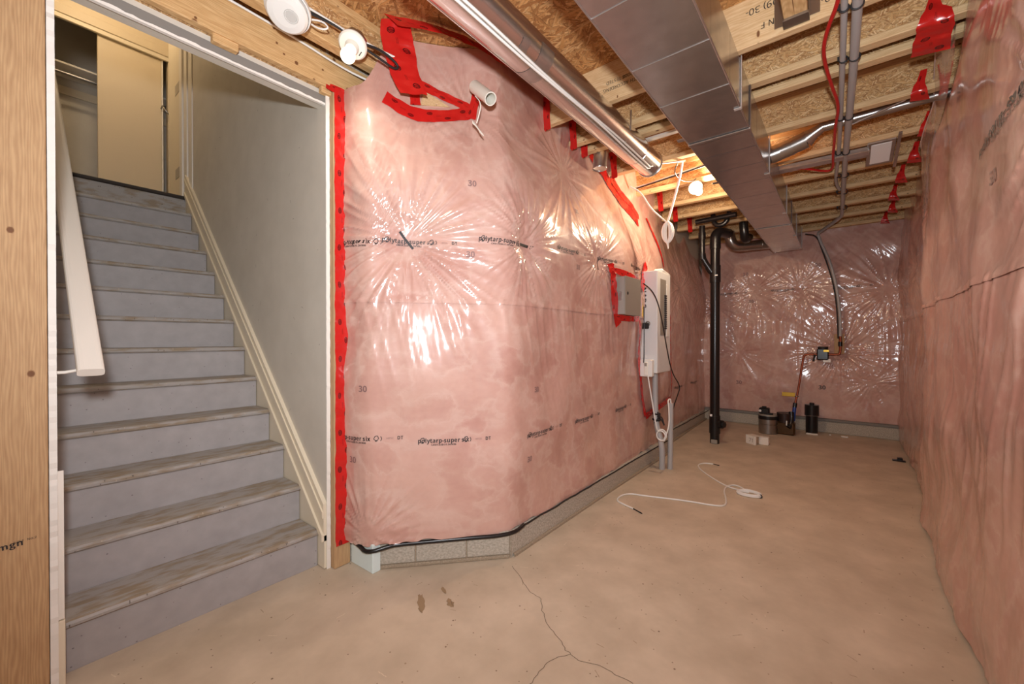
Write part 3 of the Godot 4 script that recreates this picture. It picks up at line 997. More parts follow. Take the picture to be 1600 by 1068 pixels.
func build_sheets() -> void:
	# left wall
	var path := [Vector2(-2.14, -1.175), Vector2(-1.97, -1.20), Vector2(-1.90, -1.27), Vector2(-1.50, -1.74), Vector2(-1.455, -1.84), Vector2(-1.46, -1.95), Vector2(-1.48, -3.0), Vector2(-1.51, -4.75), Vector2(-1.60, -4.95), Vector2(-1.63, -5.15), Vector2(-1.67, -6.95)]
	SL = sheet_def(path, 1.0, {"fold": 0.006, "fold_reach": 0.42, "shear": -0.22, "fold_f": 6.0, "hold": 0.05, "foot": 0.0})
	if path_at(SL, 2.0)[1].x < 0.0:
		SL.side = -1.0
	var A := func(S, x, z): return u_at(S, x, z)
	SL.anchors = [
		[A.call(SL, -1.832, -1.366), 1.78, 0.48, 0.014, 4.0, 0.05],
		[A.call(SL, -1.472, -1.93), 1.795, 0.30, 0.012, 4.2, 0.03],
		[A.call(SL, -1.488, -2.9), 1.85, 0.34, 0.012, 4.5, 0.03],
		[A.call(SL, -1.48, -2.55), 2.45, 0.5, 0.007, 2.8, 0.0],
		[A.call(SL, -1.80, -1.40), 2.55, 0.34, 0.006, 2.6, 0.0],
		[A.call(SL, -1.60, -1.64), 2.56, 0.36, 0.006, 2.6, 0.012],
		[A.call(SL, -1.515, -3.9), 1.9, 0.30, 0.010, 4.0, 0.02],
		[A.call(SL, -1.65, -5.6), 1.9, 0.5, 0.012, 4.5, 0.02],
		[A.call(SL, -1.50, -3.42), 1.6, 0.85, 0.0, 1.0, -0.062],
		[A.call(SL, -1.96, -1.21), 0.2, 0.3, 0.010, 4.0, 0.0],
		[A.call(SL, -1.66, -6.6), 2.0, 0.5, 0.012, 4.5, 0.02]]
	var us := steps(0.0, SL.len, 0.0115)
	SL.lift = 0.0
	var lo := put("vapour_sheet", sheet_mesh(SL, us, steps(0.148, 1.462, 0.011), 0.02), M.poly)
	tag(lo, "lower clear plastic sheet over pink insulation on the left wall", "plastic sheet", "plastic sheets over insulation")
	SL.lift = 0.005
	var hi := put("vapour_sheet", sheet_mesh(SL, us, steps(1.437, SUB - 0.004, 0.0115), 0.0, func(u: float) -> float: return lerpf(2.60, SUB - 0.004, smoothstep(0.12, 0.36, u))), M.poly)
	tag(hi, "upper clear plastic sheet over pink insulation on the left wall", "plastic sheet", "plastic sheets over insulation")
	for r in [[-2.13, -1.18, 1.765, 0], [-1.885, -1.303, 1.775, 1], [-1.555, -1.70, 1.80, 1], [-1.478, -2.33, 1.85, 1], [-1.488, -2.95, 1.875, 1], [-1.50, -3.5, 1.895, 1]]:
		brand(SL, hi, r[0], r[1], r[2], r[3] == 1, -0.02 if r[1] > -1.75 else 0.02)
	for s in [[-1.604, -1.64, 2.103], [-1.61, -1.632, 1.71], [-1.484, -2.622, 2.169], [-1.483, -2.574, 1.754]]:
		print_on(SL, hi, "30", 0.034, s[0], s[1], s[2], M.ink_grey, true)
	# short dark ties pulling the film in
	mark_on(SL, hi, [[Vector2(-0.035, 0.045), Vector2(-0.012, 0.012)], [Vector2(-0.012, 0.012), Vector2(0.035, -0.045)]], 0.013, -1.832, -1.366, 1.78, M.ink, "tie")
	mark_on(SL, hi, [[Vector2(-0.02, 0.004), Vector2(0.05, 0.0)]], 0.016, -1.472, -1.93, 1.795, M.ink, "tie")
	mark_on(SL, hi, [[Vector2(0.03, 0.03), Vector2(0.0, 0.0), Vector2(0.0, -0.06)]], 0.006, -1.488, -2.9, 1.84, M.ink, "tie")
	SL.lift = 0.0
	for r in [[-2.13, -1.18, 0.71, 0], [-1.765, -1.445, 0.688, 1], [-1.474, -1.99, 0.668, 1], [-1.482, -2.58, 0.658, 1], [-1.497, -3.25, 0.645, 1], [-1.63, -5.35, 0.63, 1], [-1.655, -6.1, 0.63, 1]]:
		brand(SL, lo, r[0], r[1], r[2], r[3] == 1, 0.0)
	for s in [[-1.991, -1.216, 0.976], [-1.474, -2.052, 0.933], [-1.473, -1.965, 0.527], [-2.059, -1.2, 0.59]]:
		print_on(SL, lo, "30", 0.034, s[0], s[1], s[2], M.ink_grey, true)
	# far wall
	SF = sheet_def([Vector2(-1.72, -6.90), Vector2(-0.6, -6.89), Vector2(0.62, -6.90)], 1.0, {"fold": 0.008, "fold_reach": 0.5, "top": 0.03, "soft": 0.03, "seam": 1.49, "up_fold": 0.003})
	if path_at(SF, 1.0)[1].y < 0.0:
		SF.side = -1.0
	SF.anchors = [[A.call(SF, -1.03, -6.9), 1.93, 0.42, 0.013, 3.4, 0.03], [A.call(SF, -0.45, -6.9), 1.95, 0.42, 0.013, 3.4, 0.03], [A.call(SF, 0.46, -6.9), 1.87, 0.5, 0.014, 3.4, 0.03], [A.call(SF, -0.02, -6.9), 1.08, 0.42, 0.017, 4.0, 0.05], [A.call(SF, -1.5, -6.9), 1.75, 0.45, 0.012, 3.4, 0.03], [A.call(SF, -1.2, -6.9), 1.05, 0.4, 0.010, 3.0, 0.02], [A.call(SF, 0.3, -6.9), 0.7, 0.3, 0.010, 3.0, 0.0]]
	var fu := steps(0.0, SF.len, 0.015)
	var flo := tag(put("vapour_sheet", sheet_mesh(SF, fu, steps(0.17, 1.51, 0.014), 0.02), M.poly), "lower clear plastic sheet over pink insulation on the far wall", "plastic sheet", "plastic sheets over insulation")
	SF.lift = 0.005
	var fhi := tag(put("vapour_sheet", sheet_mesh(SF, fu, steps(1.486, SUB - 0.004, 0.014)), M.poly), "upper clear plastic sheet over pink insulation on the far wall", "plastic sheet", "plastic sheets over insulation")
	for r in [[-1.45, 1.93], [-0.75, 1.935], [-0.05, 1.925]]:
		brand(SF, fhi, r[0], -6.9, r[1], true, 0.0)
	for s in [[-1.108, 2.2], [-1.04, 1.80], [-0.25, 2.24]]:
		print_on(SF, fhi, "30", 0.05, s[0], -6.9, s[1], M.ink_grey, true)
	SF.lift = 0.0
	for s in [[-0.201, 0.595], [-1.193, 0.599]]:
		print_on(SF, flo, "30", 0.055, s[0], -6.9, s[1], M.ink if s[0] > -1.0 else M.ink_grey, true)
	# right wall: set back at the far end, standing out nearer the camera
	SR = sheet_def([Vector2(0.56, -6.96), Vector2(0.545, -5.0), Vector2(0.53, -4.35), Vector2(0.46, -4.08), Vector2(0.43, -3.9), Vector2(0.415, -3.2), Vector2(0.405, -2.2), Vector2(0.40, -1.2), Vector2(0.41, 2.8)], 1.0, {"fold": 0.009, "fold_reach": 2.0, "fold_f": 4.0, "top": 0.03, "t0": 2.35, "soft": 0.03, "foot": -0.005, "shear": 0.28, "seam": 1.45, "up_fold": 0.0})
	if path_at(SR, 1.0)[1].x > 0.0:
		SR.side = -1.0
	SR.anchors = [[A.call(SR, 0.4, -1.55), 1.85, 0.6, 0.007, 2.8, 0.02], [A.call(SR, 0.42, -3.85), 2.08, 0.28, 0.007, 2.6, 0.015], [A.call(SR, 0.54, -5.6), 1.95, 0.4, 0.012, 3.5, 0.03], [A.call(SR, 0.405, -1.9), 2.62, 0.5, 0.003, 2.4, 0.0], [A.call(SR, 0.54, -6.6), 1.9, 0.3, 0.014, 4.0, 0.0], [A.call(SR, 0.54, -4.7), 2.45, 0.3, 0.014, 4.0, 0.0]]
	var end: float = u_at(SR, 0.4, -1.2)
	var ru := steps(0.0, end, 0.0125)
	for k in steps(end, SR.len, 0.12).slice(1):
		ru.append(k)
	tag(put("vapour_sheet", sheet_mesh(SR, ru, steps(0.012, 1.47, 0.0125), 0.01), M.poly), "lower clear plastic sheet over pink insulation on the right wall", "plastic sheet", "plastic sheets over insulation")
	SR.lift = 0.005
	var edge: float = u_at(SR, 0.44, -4.02)
	var far_u := []; var near_u := []
	for k in ru:
		if k < edge + 0.06:
			far_u.append(k)
		if k > edge - 0.06:
			near_u.append(k)
	tag(put("vapour_sheet", sheet_mesh(SR, far_u, steps(1.445, SUB - 0.004, 0.0125)), M.poly), "upper plastic sheet on the set-back far end of the right wall", "plastic sheet", "plastic sheets over insulation")
	var wool_top := func(u: float) -> float:
		return clampf(2.02 + (u - edge) * 0.5, 1.97, SUB - 0.03) + 0.05 * bulge.get_noise_2d(u * 3.0, 8.0)
	var rhi := tag(put("vapour_sheet", sheet_mesh(SR, near_u, steps(1.445, 2.42, 0.0125), 0.0, wool_top), M.poly), "upper plastic sheet on the near right wall, bulging into the room", "plastic sheet", "plastic sheets over insulation")
	brand(SR, rhi, 0.401, -2.22, 1.95, true, 0.0, 1.3, 2.3)
	print_on(SR, rhi, "30", 0.05, 0.401, -2.14, 1.80, M.ink_grey, true)
	print_on(SR, rhi, "30", 0.05, 0.405, -2.6, 2.30, M.ink_grey, true, 1.2)
	# above it the film hangs clear from the subfloor, in front of the joist ends
	var rise := func(u: float) -> float:
		return clampf(2.56 + (u - edge) * 0.34, 2.5, SUB - 0.006)
	SR.top = 0.0
	var cl := put("clear_flap", sheet_mesh(SR, near_u, steps(0.0, 1.0, 0.025), 0.0, rise, wool_top), M.clear_poly)
	var hem := []
	for k in near_u:
		if k < edge + 1.6:
			hem.append(eval(SR, k, rise.call(k), 0.0))
	for k in 14:
		hem.push_front(eval(SR, near_u[0], lerpf(rise.call(near_u[0]), 1.98, (k + 1) / 14.0), 0.0))
	put("bright_edge_roll", tb(hem, 0.003, 6), M.clear_poly, cl)  # thin roll stands in for the bright line along the film edge
	tag(cl, "loose clear plastic flap hanging before the joist ends, top right", "plastic sheet")
	SR.top = 0.03
	# wool in the pocket behind the flap
	var wool := MB.new()
	wool.box(Vector3(0.53, 1.6, -4.0), Vector3(0.71, 2.93, 2.7), 0.04)
	tag(put("insulation_batt", wool, M.poly), "pink insulation batt behind the clear flap on the right wall", "insulation")
	build_tape()

# one run of the film's printed line: mark, name, small print, mark, batch letters
func brand(S: Dictionary, parent: Node, x: float, z: float, y: float, whole: bool, tilt: float, k := 1.0, wide := 1.0) -> void:
	var u := u_at(S, x, z)
	var P := func(du): return path_at(S, u + du * k)[0]
	var arrow := [[Vector2(-0.012, 0.0), Vector2(-0.004, 0.014), Vector2(0.008, 0.016), Vector2(0.014, 0.002), Vector2(0.004, -0.013), Vector2(-0.012, 0.0)], [Vector2(-0.004, -0.014), Vector2(0.004, -0.006)]]
	var p: Vector2
	if whole:
		p = P.call(-0.02)
		mark_on(S, parent, arrow, 0.004, p.x, p.y, y, M.ink)
	p = P.call(0.095 * wide)
	print_on(S, parent, "polytarp-super six" if whole else "rp-super six", 0.024 * k, p.x, p.y, y + tilt * 0.09, M.ink, true, tilt, "print", wide)
	print_on(S, parent, "CAN/CGSB-51.34-M86", 0.010 * k, p.x, p.y, y - 0.022 * k + tilt * 0.09, M.ink, true, tilt, "print", wide)
	p = P.call(0.215 * wide)
	mark_on(S, parent, arrow + [[Vector2(0.024, 0.012), Vector2(0.03, 0.0), Vector2(0.024, -0.012)]], 0.0035, p.x, p.y, y + tilt * 0.21, M.ink)
	if k == 1.0:
		p = P.call(0.285)
		print_on(S, parent, "140722", 0.009, p.x, p.y, y + tilt * 0.28, M.ink_grey, false, tilt)
		p = P.call(0.34)
		print_on(S, parent, "DT", 0.019, p.x, p.y, y + tilt * 0.34, M.ink, true, tilt)

func build_tape() -> void:
	# long strip down the jamb
	var pairs := []
	for k in 24:
		var y := lerpf(2.585, 0.125, k / 23.0)
		var w := 0.5 + 0.3 * sin(k * 1.3) * 0.3 + 0.25 * smoothstep(1.6, 0.2, y)
		pairs.append([Vector3(-2.114, y, -1.116), Vector3(-2.112, y, -1.186 - 0.02 * w)])
	tape_free("long red tape strip down the jamb right of the stairs", pairs, Vector3(0.9, 0, 0.3), 0.006)
	tape_free("red tape wrapped over the header end above the jamb strip", [[Vector3(-2.13, 2.60, -1.08), Vector3(-2.118, 2.56, -1.07)], [Vector3(-2.12, 2.60, -1.16), Vector3(-2.116, 2.555, -1.16)], [Vector3(-2.11, 2.60, -1.24), Vector3(-2.10, 2.55, -1.24)]], Vector3(1, 0, 0.4), 0.008)
	tape_free("red tape patch upright at the end of the header beam", [[Vector3(-2.118, 2.76, -1.34), Vector3(-2.09, 2.76, -1.43)], [Vector3(-2.116, 2.60, -1.33), Vector3(-2.08, 2.60, -1.40)]], Vector3(1, 0, 0.4), 0.006)
	SL.lift = 0.005
	tape_free("broad red tape climbing from the wall to the subfloor", [[Vector3(-1.90, 2.935, -1.26), Vector3(-1.80, 2.935, -1.37)], [Vector3(-1.91, 2.80, -1.27), Vector3(-1.80, 2.80, -1.40)], [Vector3(-1.87, 2.66, -1.29), Vector3(-1.78, 2.66, -1.42)], [Vector3(-1.83, 2.55, -1.33), Vector3(-1.74, 2.55, -1.44)]], Vector3(0.75, 0, 0.65), 0.007)
	tape_free("long red tape along the top edge of the sheet under the round duct", [[Vector3(-1.86, 2.932, -1.25), Vector3(-1.80, 2.87, -1.29)], [Vector3(-1.74, 2.932, -1.41), Vector3(-1.66, 2.865, -1.47)], [Vector3(-1.645, 2.932, -1.62), Vector3(-1.585, 2.86, -1.66)], [Vector3(-1.59, 2.932, -1.9), Vector3(-1.54, 2.85, -1.92)], [Vector3(-1.57, 2.932, -2.33), Vector3(-1.52, 2.84, -2.33)]], Vector3(0.9, -0.3, 0.3), 0.006)
	# patches round the pipe hole, upper left of the wall
	tape_on(SL, "red tape sagging below the cut triangle on the left wall", [Vector3(-1.90, 2.56, -1.27), Vector3(-1.80, 2.50, -1.40), Vector3(-1.70, 2.505, -1.52), Vector3(-1.60, 2.56, -1.64)], 0.078)
	tape_on(SL, "red tape slanting down right of the cut triangle to the white pipe", [Vector3(-1.79, 2.69, -1.41), Vector3(-1.70, 2.635, -1.52), Vector3(-1.60, 2.59, -1.64)], 0.05, 0.009)
	tape_on(SL, "short red tape left of the cut triangle", [Vector3(-1.81, 2.70, -1.39), Vector3(-1.80, 2.56, -1.40)], 0.06, 0.011)
	tape_on(SL, "red tape flag stuck over the white pipe stub", [Vector3(-1.565, 2.70, -1.68), Vector3(-1.585, 2.62, -1.66), Vector3(-1.60, 2.52, -1.64)], 0.055, 0.012)
	var tr := MB.new()
	var tris := []
	for p in [[-1.772, -1.436, 2.655], [-1.785, -1.42, 2.565], [-1.68, -1.548, 2.575]]:
		tris.append(eval(SL, u_at(SL, p[0], p[1]), p[2], 0.004))
	tr.prism(tris, Vector3(0.004, 0, 0.003))
	tag(put("wood_patch", tr, M.pine_x), "bare wood triangle showing through the cut sheet", "wood")
	# one short strip at each joist end on the left wall
	var z0 := [-2.335, -2.69, -2.857, -3.395, -4.587, -5.107, -5.72]
	var names := ["red tape at the left end of the printed beam", "red tape at the left end of the first I-joist", "red tape at the left end of the second I-joist", "red tape at the left end of the joist over the grey box", "red tape at the joist end above the cable coil", "red tape at the joist end left of the black pipes", "small red tape at the joist end behind the black pipes"]
	for i in z0.size():
		var z: float = z0[i]
		tape_free(names[i], [[Vector3(-1.62, 2.90, z + 0.004), Vector3(-1.55, 2.90, z + 0.004)], [Vector3(-1.60, 2.78, z + 0.006), Vector3(-1.545, 2.78, z + 0.006)], [Vector3(-1.595, 2.675, z + 0.006), Vector3(-1.54, 2.69, z + 0.006)], [Vector3(-1.58, 2.655, z + 0.01), Vector3(-1.535, 2.66, z + 0.012)]], Vector3(0.3, 0, 1), 0.004)
	tape_on(SL, "tangled red tape running down from the duct end on the left wall", [Vector3(-1.53, 2.76, -3.0), Vector3(-1.52, 2.70, -3.2), Vector3(-1.51, 2.58, -3.5), Vector3(-1.51, 2.42, -3.85), Vector3(-1.51, 2.40, -3.95)], 0.10, 0.008)
	tape_on(SL, "second tangled red tape beside the first below the duct end", [Vector3(-1.51, 2.68, -3.42), Vector3(-1.51, 2.56, -3.75), Vector3(-1.51, 2.46, -4.0)], 0.07, 0.012)
	tape_on(SL, "curved red tape above the white panel, beside the cable coil", [Vector3(-1.51, 2.53, -4.30), Vector3(-1.51, 2.25, -4.42), Vector3(-1.51, 2.02, -4.5)], 0.05, 0.008)
	# round the grey box
	tape_on(SL, "red tape upright on the left of the grey box", [Vector3(-1.495, 1.85, -3.06), Vector3(-1.499, 1.7, -3.10), Vector3(-1.499, 1.48, -3.12), Vector3(-1.5, 1.36, -3.20)], 0.09, 0.010)
	tape_on(SL, "red tape along the top of the grey box", [Vector3(-1.497, 1.80, -3.08), Vector3(-1.5, 1.785, -3.5), Vector3(-1.5, 1.75, -3.75)], 0.05, 0.014)
	tape_on(SL, "red tape from the grey box up to the white panel", [Vector3(-1.51, 1.70, -3.72), Vector3(-1.51, 1.82, -3.80), Vector3(-1.51, 1.97, -3.95)], 0.09, 0.014)
	tape_on(SL, "red tape along the bottom of the grey box", [Vector3(-1.5, 1.42, -3.12), Vector3(-1.5, 1.415, -3.45), Vector3(-1.5, 1.43, -3.62)], 0.045, 0.014)
	# round the white panel
	tape_on(SL, "long red tape down the left side of the white panel", [Vector3(-1.51, 1.42, -3.64), Vector3(-1.51, 1.2, -3.72), Vector3(-1.51, 0.9, -3.80), Vector3(-1.51, 0.50, -3.86)], 0.055, 0.012)
	tape_on(SL, "red tape across below the white panel", [Vector3(-1.51, 0.50, -3.88), Vector3(-1.515, 0.53, -4.2), Vector3(-1.515, 0.57, -4.74)], 0.06, 0.012)
	tape_on(SL, "red tape down the right side of the white panel", [Vector3(-1.515, 1.55, -4.72), Vector3(-1.515, 1.0, -4.76), Vector3(-1.515, 0.55, -4.8)], 0.05, 0.012)
	SL.lift = 0.0
	# right wall, wrapped round the joist ends
	var zr := [-2.69, -3.395, -4.025, -4.587, -5.107, -5.72, -6.26, -6.80]
	var nr := ["large crumpled red tape round the paired joists at the right wall", "red tape at the right end of the single joist", "red tape at the right end of the joist before the panel light", "red tape at the right joist end beyond the panel light", "red tape at the right end of the fifth joist from the far wall", "red tape at the right end of the fourth joist from the far wall", "red tape at the right end of the third joist from the far wall", "red tape at the right end of the last joist"]
	var xr := [0.28, 0.325, 0.425, 0.42, 0.385, 0.38, 0.41, 0.38]
	for i in zr.size():
		var z: float = zr[i]
		var x: float = xr[i]
		var w := 0.10 if i == 0 else 0.05
		tape_free(nr[i], [[Vector3(x + 0.03, 2.82, z + 0.006), Vector3(x + 0.06, 2.82, z + 0.006)], [Vector3(x + 0.015, 2.76, z + 0.010), Vector3(x + 0.4 * w + 0.03, 2.76, z + 0.010)], [Vector3(x, 2.735, z + 0.012), Vector3(x + w, 2.735, z + 0.012)], [Vector3(x - 0.01, 2.69, z + 0.012), Vector3(x + w + 0.01, 2.69, z + 0.012)], [Vector3(x - 0.01, 2.685, z - 0.07 if i else z - 0.24), Vector3(x + w + 0.03, 2.67, z - 0.07 if i else z - 0.24)]], Vector3(0, -0.5, 1), 0.012 if i == 0 else 0.006)

func build_ducts() -> void:
	# rectangular trunk
	var x0 := -0.745; var x1 := -0.416; var y0 := 2.45; var y1 := 2.695
	var d := thing("supply_duct", "long rectangular galvanised duct under the joists", "duct", Vector3((x0 + x1) / 2, y0, -2.5))
	var o := -d.position
	var zs := [2.6, 1.0, -0.2, -1.0, -1.40, -1.79, -2.16, -2.67, -2.95, -3.25, -3.6, -3.97, -4.35, -4.75, -5.2, -5.6, -6.0, -6.4, -6.75]
	for i in zs.size() - 1:
		var s := MB.new()
		var k := 0.0
		s.box(o + Vector3(x0 + k, y0 + k, zs[i + 1] + (0.0025 if i > 5 else 0.001)), o + Vector3(x1 - k, y1, zs[i] - (0.0025 if i > 5 else 0.001)), 0.0)
		put("section", s, M.duct, d)
	put("inner_sleeve", bx(o + Vector3(x0 + 0.006, y0 + 0.006, -6.74), o + Vector3(x1 - 0.006, y1 - 0.006, 2.59)), M.duct, d)
	for z in [-2.69, -5.2, -0.2]:
		put("drive_cleat", bx(o + Vector3(x0 - 0.006, y0 - 0.008, z - 0.014), o + Vector3(x1 + 0.006, y0 - 0.001, z + 0.014), 0.003), M.galv, d)
		put("drive_cleat", bx(o + Vector3(x1 + 0.001, y0 - 0.008, z - 0.014), o + Vector3(x1 + 0.008, y1, z + 0.014), 0.003), M.galv, d)
	for z in [-1.40, -1.79, -2.16]:
		put("lock_seam", tb([o + Vector3(x0, y0 - 0.001, z), o + Vector3(x1, y0 - 0.001, z)], 0.0022, 6), M.galv, d)
	for e in [x0, x1]:
		put("edge_bead", tb([o + Vector3(e, y0, 2.6), o + Vector3(e, y0, -6.75)], 0.004, 6), M.galv, d)
	for z in [-2.42, -3.5, -4.7, -5.8, -6.6]:
		var hs := put("hanger_strap", bx(o + Vector3(x1 + 0.002, y0 - 0.004, z - 0.012), o + Vector3(x1 + 0.006, JB + 0.02, z + 0.012), 0.001), M.strap, d)
		put("strap_foot", bx(o + Vector3(x1 - 0.03, y0 - 0.005, z - 0.012), o + Vector3(x1 + 0.006, y0 - 0.002, z + 0.012), 0.001), M.strap, hs)
	tag(put("joist_bracket", bx(Vector3(-1.14, 2.682, -2.965), Vector3(-0.70, 2.698, -2.925), 0.002), M.strap), "flat galvanised strip under the paired joists between the two ducts", "bracket")
	for z in [-2.62, -3.5]:
		put("hanger_strap", bx(o + Vector3(x0 - 0.05, y0 + 0.01, z - 0.02), o + Vector3(x0, y0 + 0.014, z + 0.02), 0.001), M.galv, d)
	# round duct
	var c := Vector3(-1.165, 2.60, 0)
	var r := 0.096
	var rd := thing("round_duct", "shiny round metal duct slanting away above the pink left wall", "duct", Vector3(c.x, c.y, -1.0))
	var ro := -rd.position + Vector3(c.x, c.y, 0)
	put("pipe", tb([ro + Vector3(0, 0, 2.6), ro + Vector3(0, 0, -1.0), ro + Vector3(0, 0, -2.86)], r, 40), M.alu, rd)
	put("pipe", tb([ro + Vector3(0, 0, -2.84), ro + Vector3(0, 0, -3.16)], r - 0.004, 40), M.alu, rd)
	put("end_cap", tb([ro + Vector3(0, 0, -3.155), ro + Vector3(0, 0, -3.19)], [r + 0.002, r - 0.01], 40), M.alu, rd)
	put("end_bead", ring(ro + Vector3(0, 0, -3.155), Vector3(0, 0, 1), r, 0.004), M.alu, rd)
	put("joint_ring", ring(ro + Vector3(0, 0, -2.86), Vector3(0, 0, 1), r - 0.001, 0.003), M.alu, rd)
	put("lock_seam", bx(ro + Vector3(-0.062, -0.08, -2.86), ro + Vector3(-0.055, -0.07, 2.6), 0.002), M.alu, rd)
	put("foil_tape", arc_patch(ro + Vector3(0, 0, -1.60), r + 0.0015, -2.2, 0.0, 0.10), M.galv, rd)
	put("maker_label", arc_patch(ro + Vector3(0, 0, -1.45), r + 0.0015, -0.95, -0.45, 0.05), M.galv, rd)
	put("hanger_strap", tb([ro + Vector3(0.06, -0.075, -2.55), ro + Vector3(0.098, 0.0, -2.55), ro + Vector3(0.1, 0.12, -2.55)], 0.004, 6), M.galv, rd)
	# two white cables lying along the underside of the round duct
	for k in 2:
		var ps := []
		for i in 60:
			var z := lerpf(2.4, -3.0, i / 59.0)
			var a := -1.15 + 0.16 * k + 0.05 * sin(z * 2.1 + k * 1.5) + 0.03 * sin(z * 5.0 + k)
			ps.append(Vector3(c.x, c.y, z) + Vector3(cos(a), sin(a), 0) * (r + 0.006))
		ps.append(Vector3(-1.10, 2.62, -3.25)); ps.append(Vector3(-1.08, 2.68, -3.42)); ps.append(Vector3(-1.02 + 0.02 * k, 2.70, -3.5))
		tag(put("white_cable", tb(ps, 0.006, 8), M.white), ["white cable strapped lengthwise under the round duct, left of two", "white cable strapped lengthwise under the round duct, right of two"][k], "cable")
	# small round take-off from the trunk on the right
	var bp := thing("branch_pipe", "crimped round metal branch pipe leaving the rectangular duct", "duct", Vector3(-0.3, 2.68, -3.56))
	var bo := -bp.position
	put("collar", tb([bo + Vector3(-0.42, 2.62, -3.62), bo + Vector3(-0.36, 2.63, -3.62)], 0.062, 24), M.steel, bp)
	put("elbow_gore", tb([bo + Vector3(-0.365, 2.63, -3.62), bo + Vector3(-0.28, 2.645, -3.61)], 0.06, 24), M.steel, bp)
	put("elbow_gore", tb([bo + Vector3(-0.285, 2.645, -3.61), bo + Vector3(-0.20, 2.665, -3.60)], [0.058, 0.06], 24), M.steel, bp)
	put("reducer", tb([bo + Vector3(-0.205, 2.665, -3.60), bo + Vector3(-0.16, 2.69, -3.59), bo + Vector3(-0.1, 2.72, -3.58)], [0.06, 0.04, 0.03], 24), M.steel, bp)
	put("run", tb([bo + Vector3(-0.11, 2.715, -3.58), bo + Vector3(0.55, 2.73, -3.58)], 0.03, 20), M.steel, bp)
	put("strap", tb([bo + Vector3(0.05, 2.675, -3.56), bo + Vector3(0.2, 2.70, -3.52), bo + Vector3(0.30, 2.705, -3.47)], 0.006, 6), M.galv, bp)
	tag(put("joist_pan", bx(Vector3(-0.42, 2.66, -4.2), Vector3(0.16, 2.70, -4.10), 0.006), M.galv), "flat metal return pan tucked beside a joist right of the trunk", "duct")
	var fe := thing("feeder_pipe", "short shiny round pipe between the trunk end and the black stack", "duct", Vector3(-0.9, 2.45, -6.4))
	var fo := -fe.position
	put("run", tb([fo + Vector3(-0.74, 2.53, -6.5), fo + Vector3(-1.0, 2.51, -6.35)], 0.065, 24), M.steel, fe)
	put("elbow", tb(smooth([fo + Vector3(-0.99, 2.51, -6.355), fo + Vector3(-1.12, 2.50, -6.27), fo + Vector3(-1.18, 2.56, -6.22), fo + Vector3(-1.2, 2.70, -6.2)], 2), 0.066, 24), M.steel, fe)
	put("joint_ring", ring(fo + Vector3(-0.86, 2.52, -6.43), Vector3(-0.26, -0.02, 0.15), 0.065, 0.004), M.steel, fe)
	var ring_pipe := thing("vent_stub", "short grey round vent stub at the joists behind the round duct", "duct", Vector3(-1.5, 2.6, -2.99))
	put("collar", tb([Vector3(-0.01, 0.0, 0), Vector3(0.0, 0.12, 0)], 0.055, 24), M.galv, ring_pipe)
	put("rim", ring(Vector3(-0.01, 0.0, 0), Vector3(0, 1, 0), 0.055, 0.004), M.galv, ring_pipe)

func ring(at: Vector3, axis: Vector3, R: float, r: float) -> MB:
	var b := MB.new()
	var x := aim(at, axis)
	var ps := []
	for k in 10:
		var a := TAU * k / 9.0
		ps.append(Vector2(R + cos(a) * r, sin(a) * r))
	b.lathe(ps, 40, x)
	return b

# curved patch on a cylinder along z, between two angles
func arc_patch(at: Vector3, r: float, a0: float, a1: float, long: float) -> MB:
	var b := MB.new()
	var rows := []
	for i in 2:
		var row := []
		for k in 13:
			var a := lerpf(a0, a1, k / 12.0)
			var nn := Vector3(cos(a), sin(a), 0)
			row.append(b.vert(at + nn * r + Vector3(0, 0, (i - 0.5) * long), nn, Vector2(k / 12.0, i)))
		rows.append(row)
	for k in 12:
		b.face(rows[0][k], rows[0][k + 1], rows[1][k + 1]); b.face(rows[0][k], rows[1][k + 1], rows[1][k])
	return b

func bulb_lamp(label: String, at: Vector3, axis: Vector3, R: float, energy: float, all_round := false) -> void:
	var l := thing("bare_bulb_lamp", label, "lamp", at, "bare bulbs on porcelain lampholders")
	var x := aim(Vector3.ZERO, axis)
	var p := MB.new()
	p.lathe([Vector2(0.0, 0.0), Vector2(R, 0.0), Vector2(R, 0.008), Vector2(R * 0.9, 0.016), Vector2(R * 0.5, 0.022), Vector2(0.032, 0.032), Vector2(0.026, 0.05), Vector2(0.0, 0.052)], 32, x)
	var holder := put("lampholder", p, M.porcelain, l)
	var b := MB.new()
	b.lathe([Vector2(R * 0.86, -0.045), Vector2(R * 0.86, 0.0), Vector2(0.0, 0.0)], 8, x)
	b.lathe([Vector2(0.0, -0.045), Vector2(R * 0.86, -0.045)], 8, x)
	put("junction_box", b, M.steel, l)
	put("pull_mark", bx(Vector3(-0.012, 0.0185, R * 0.62), Vector3(0.012, 0.021, R * 0.68), 0.0, x), M.black_matte, l)
	var g := MB.new()
	var pr := [Vector2(0.013, 0.045), Vector2(0.014, 0.062)]
	for k in 13:
		var a := lerpf(2.55, 0.0, k / 12.0)
		pr.append(Vector2(maxf(sin(a) * 0.034, 0.0), 0.108 + cos(a) * 0.034))
	g.lathe(pr, 24, x)
	put("bulb", g, M.bulb, holder)
	lamp_light("bulb_light", at + x * Vector3(0, 0.115, 0), energy, c8(255, 230, 198), 0.034) if all_round else beam_light("bulb_light", at + x * Vector3(0, 0.118, 0), Vector3(0, -1, 0), 88.0, energy, c8(255, 240, 222), 0.034)

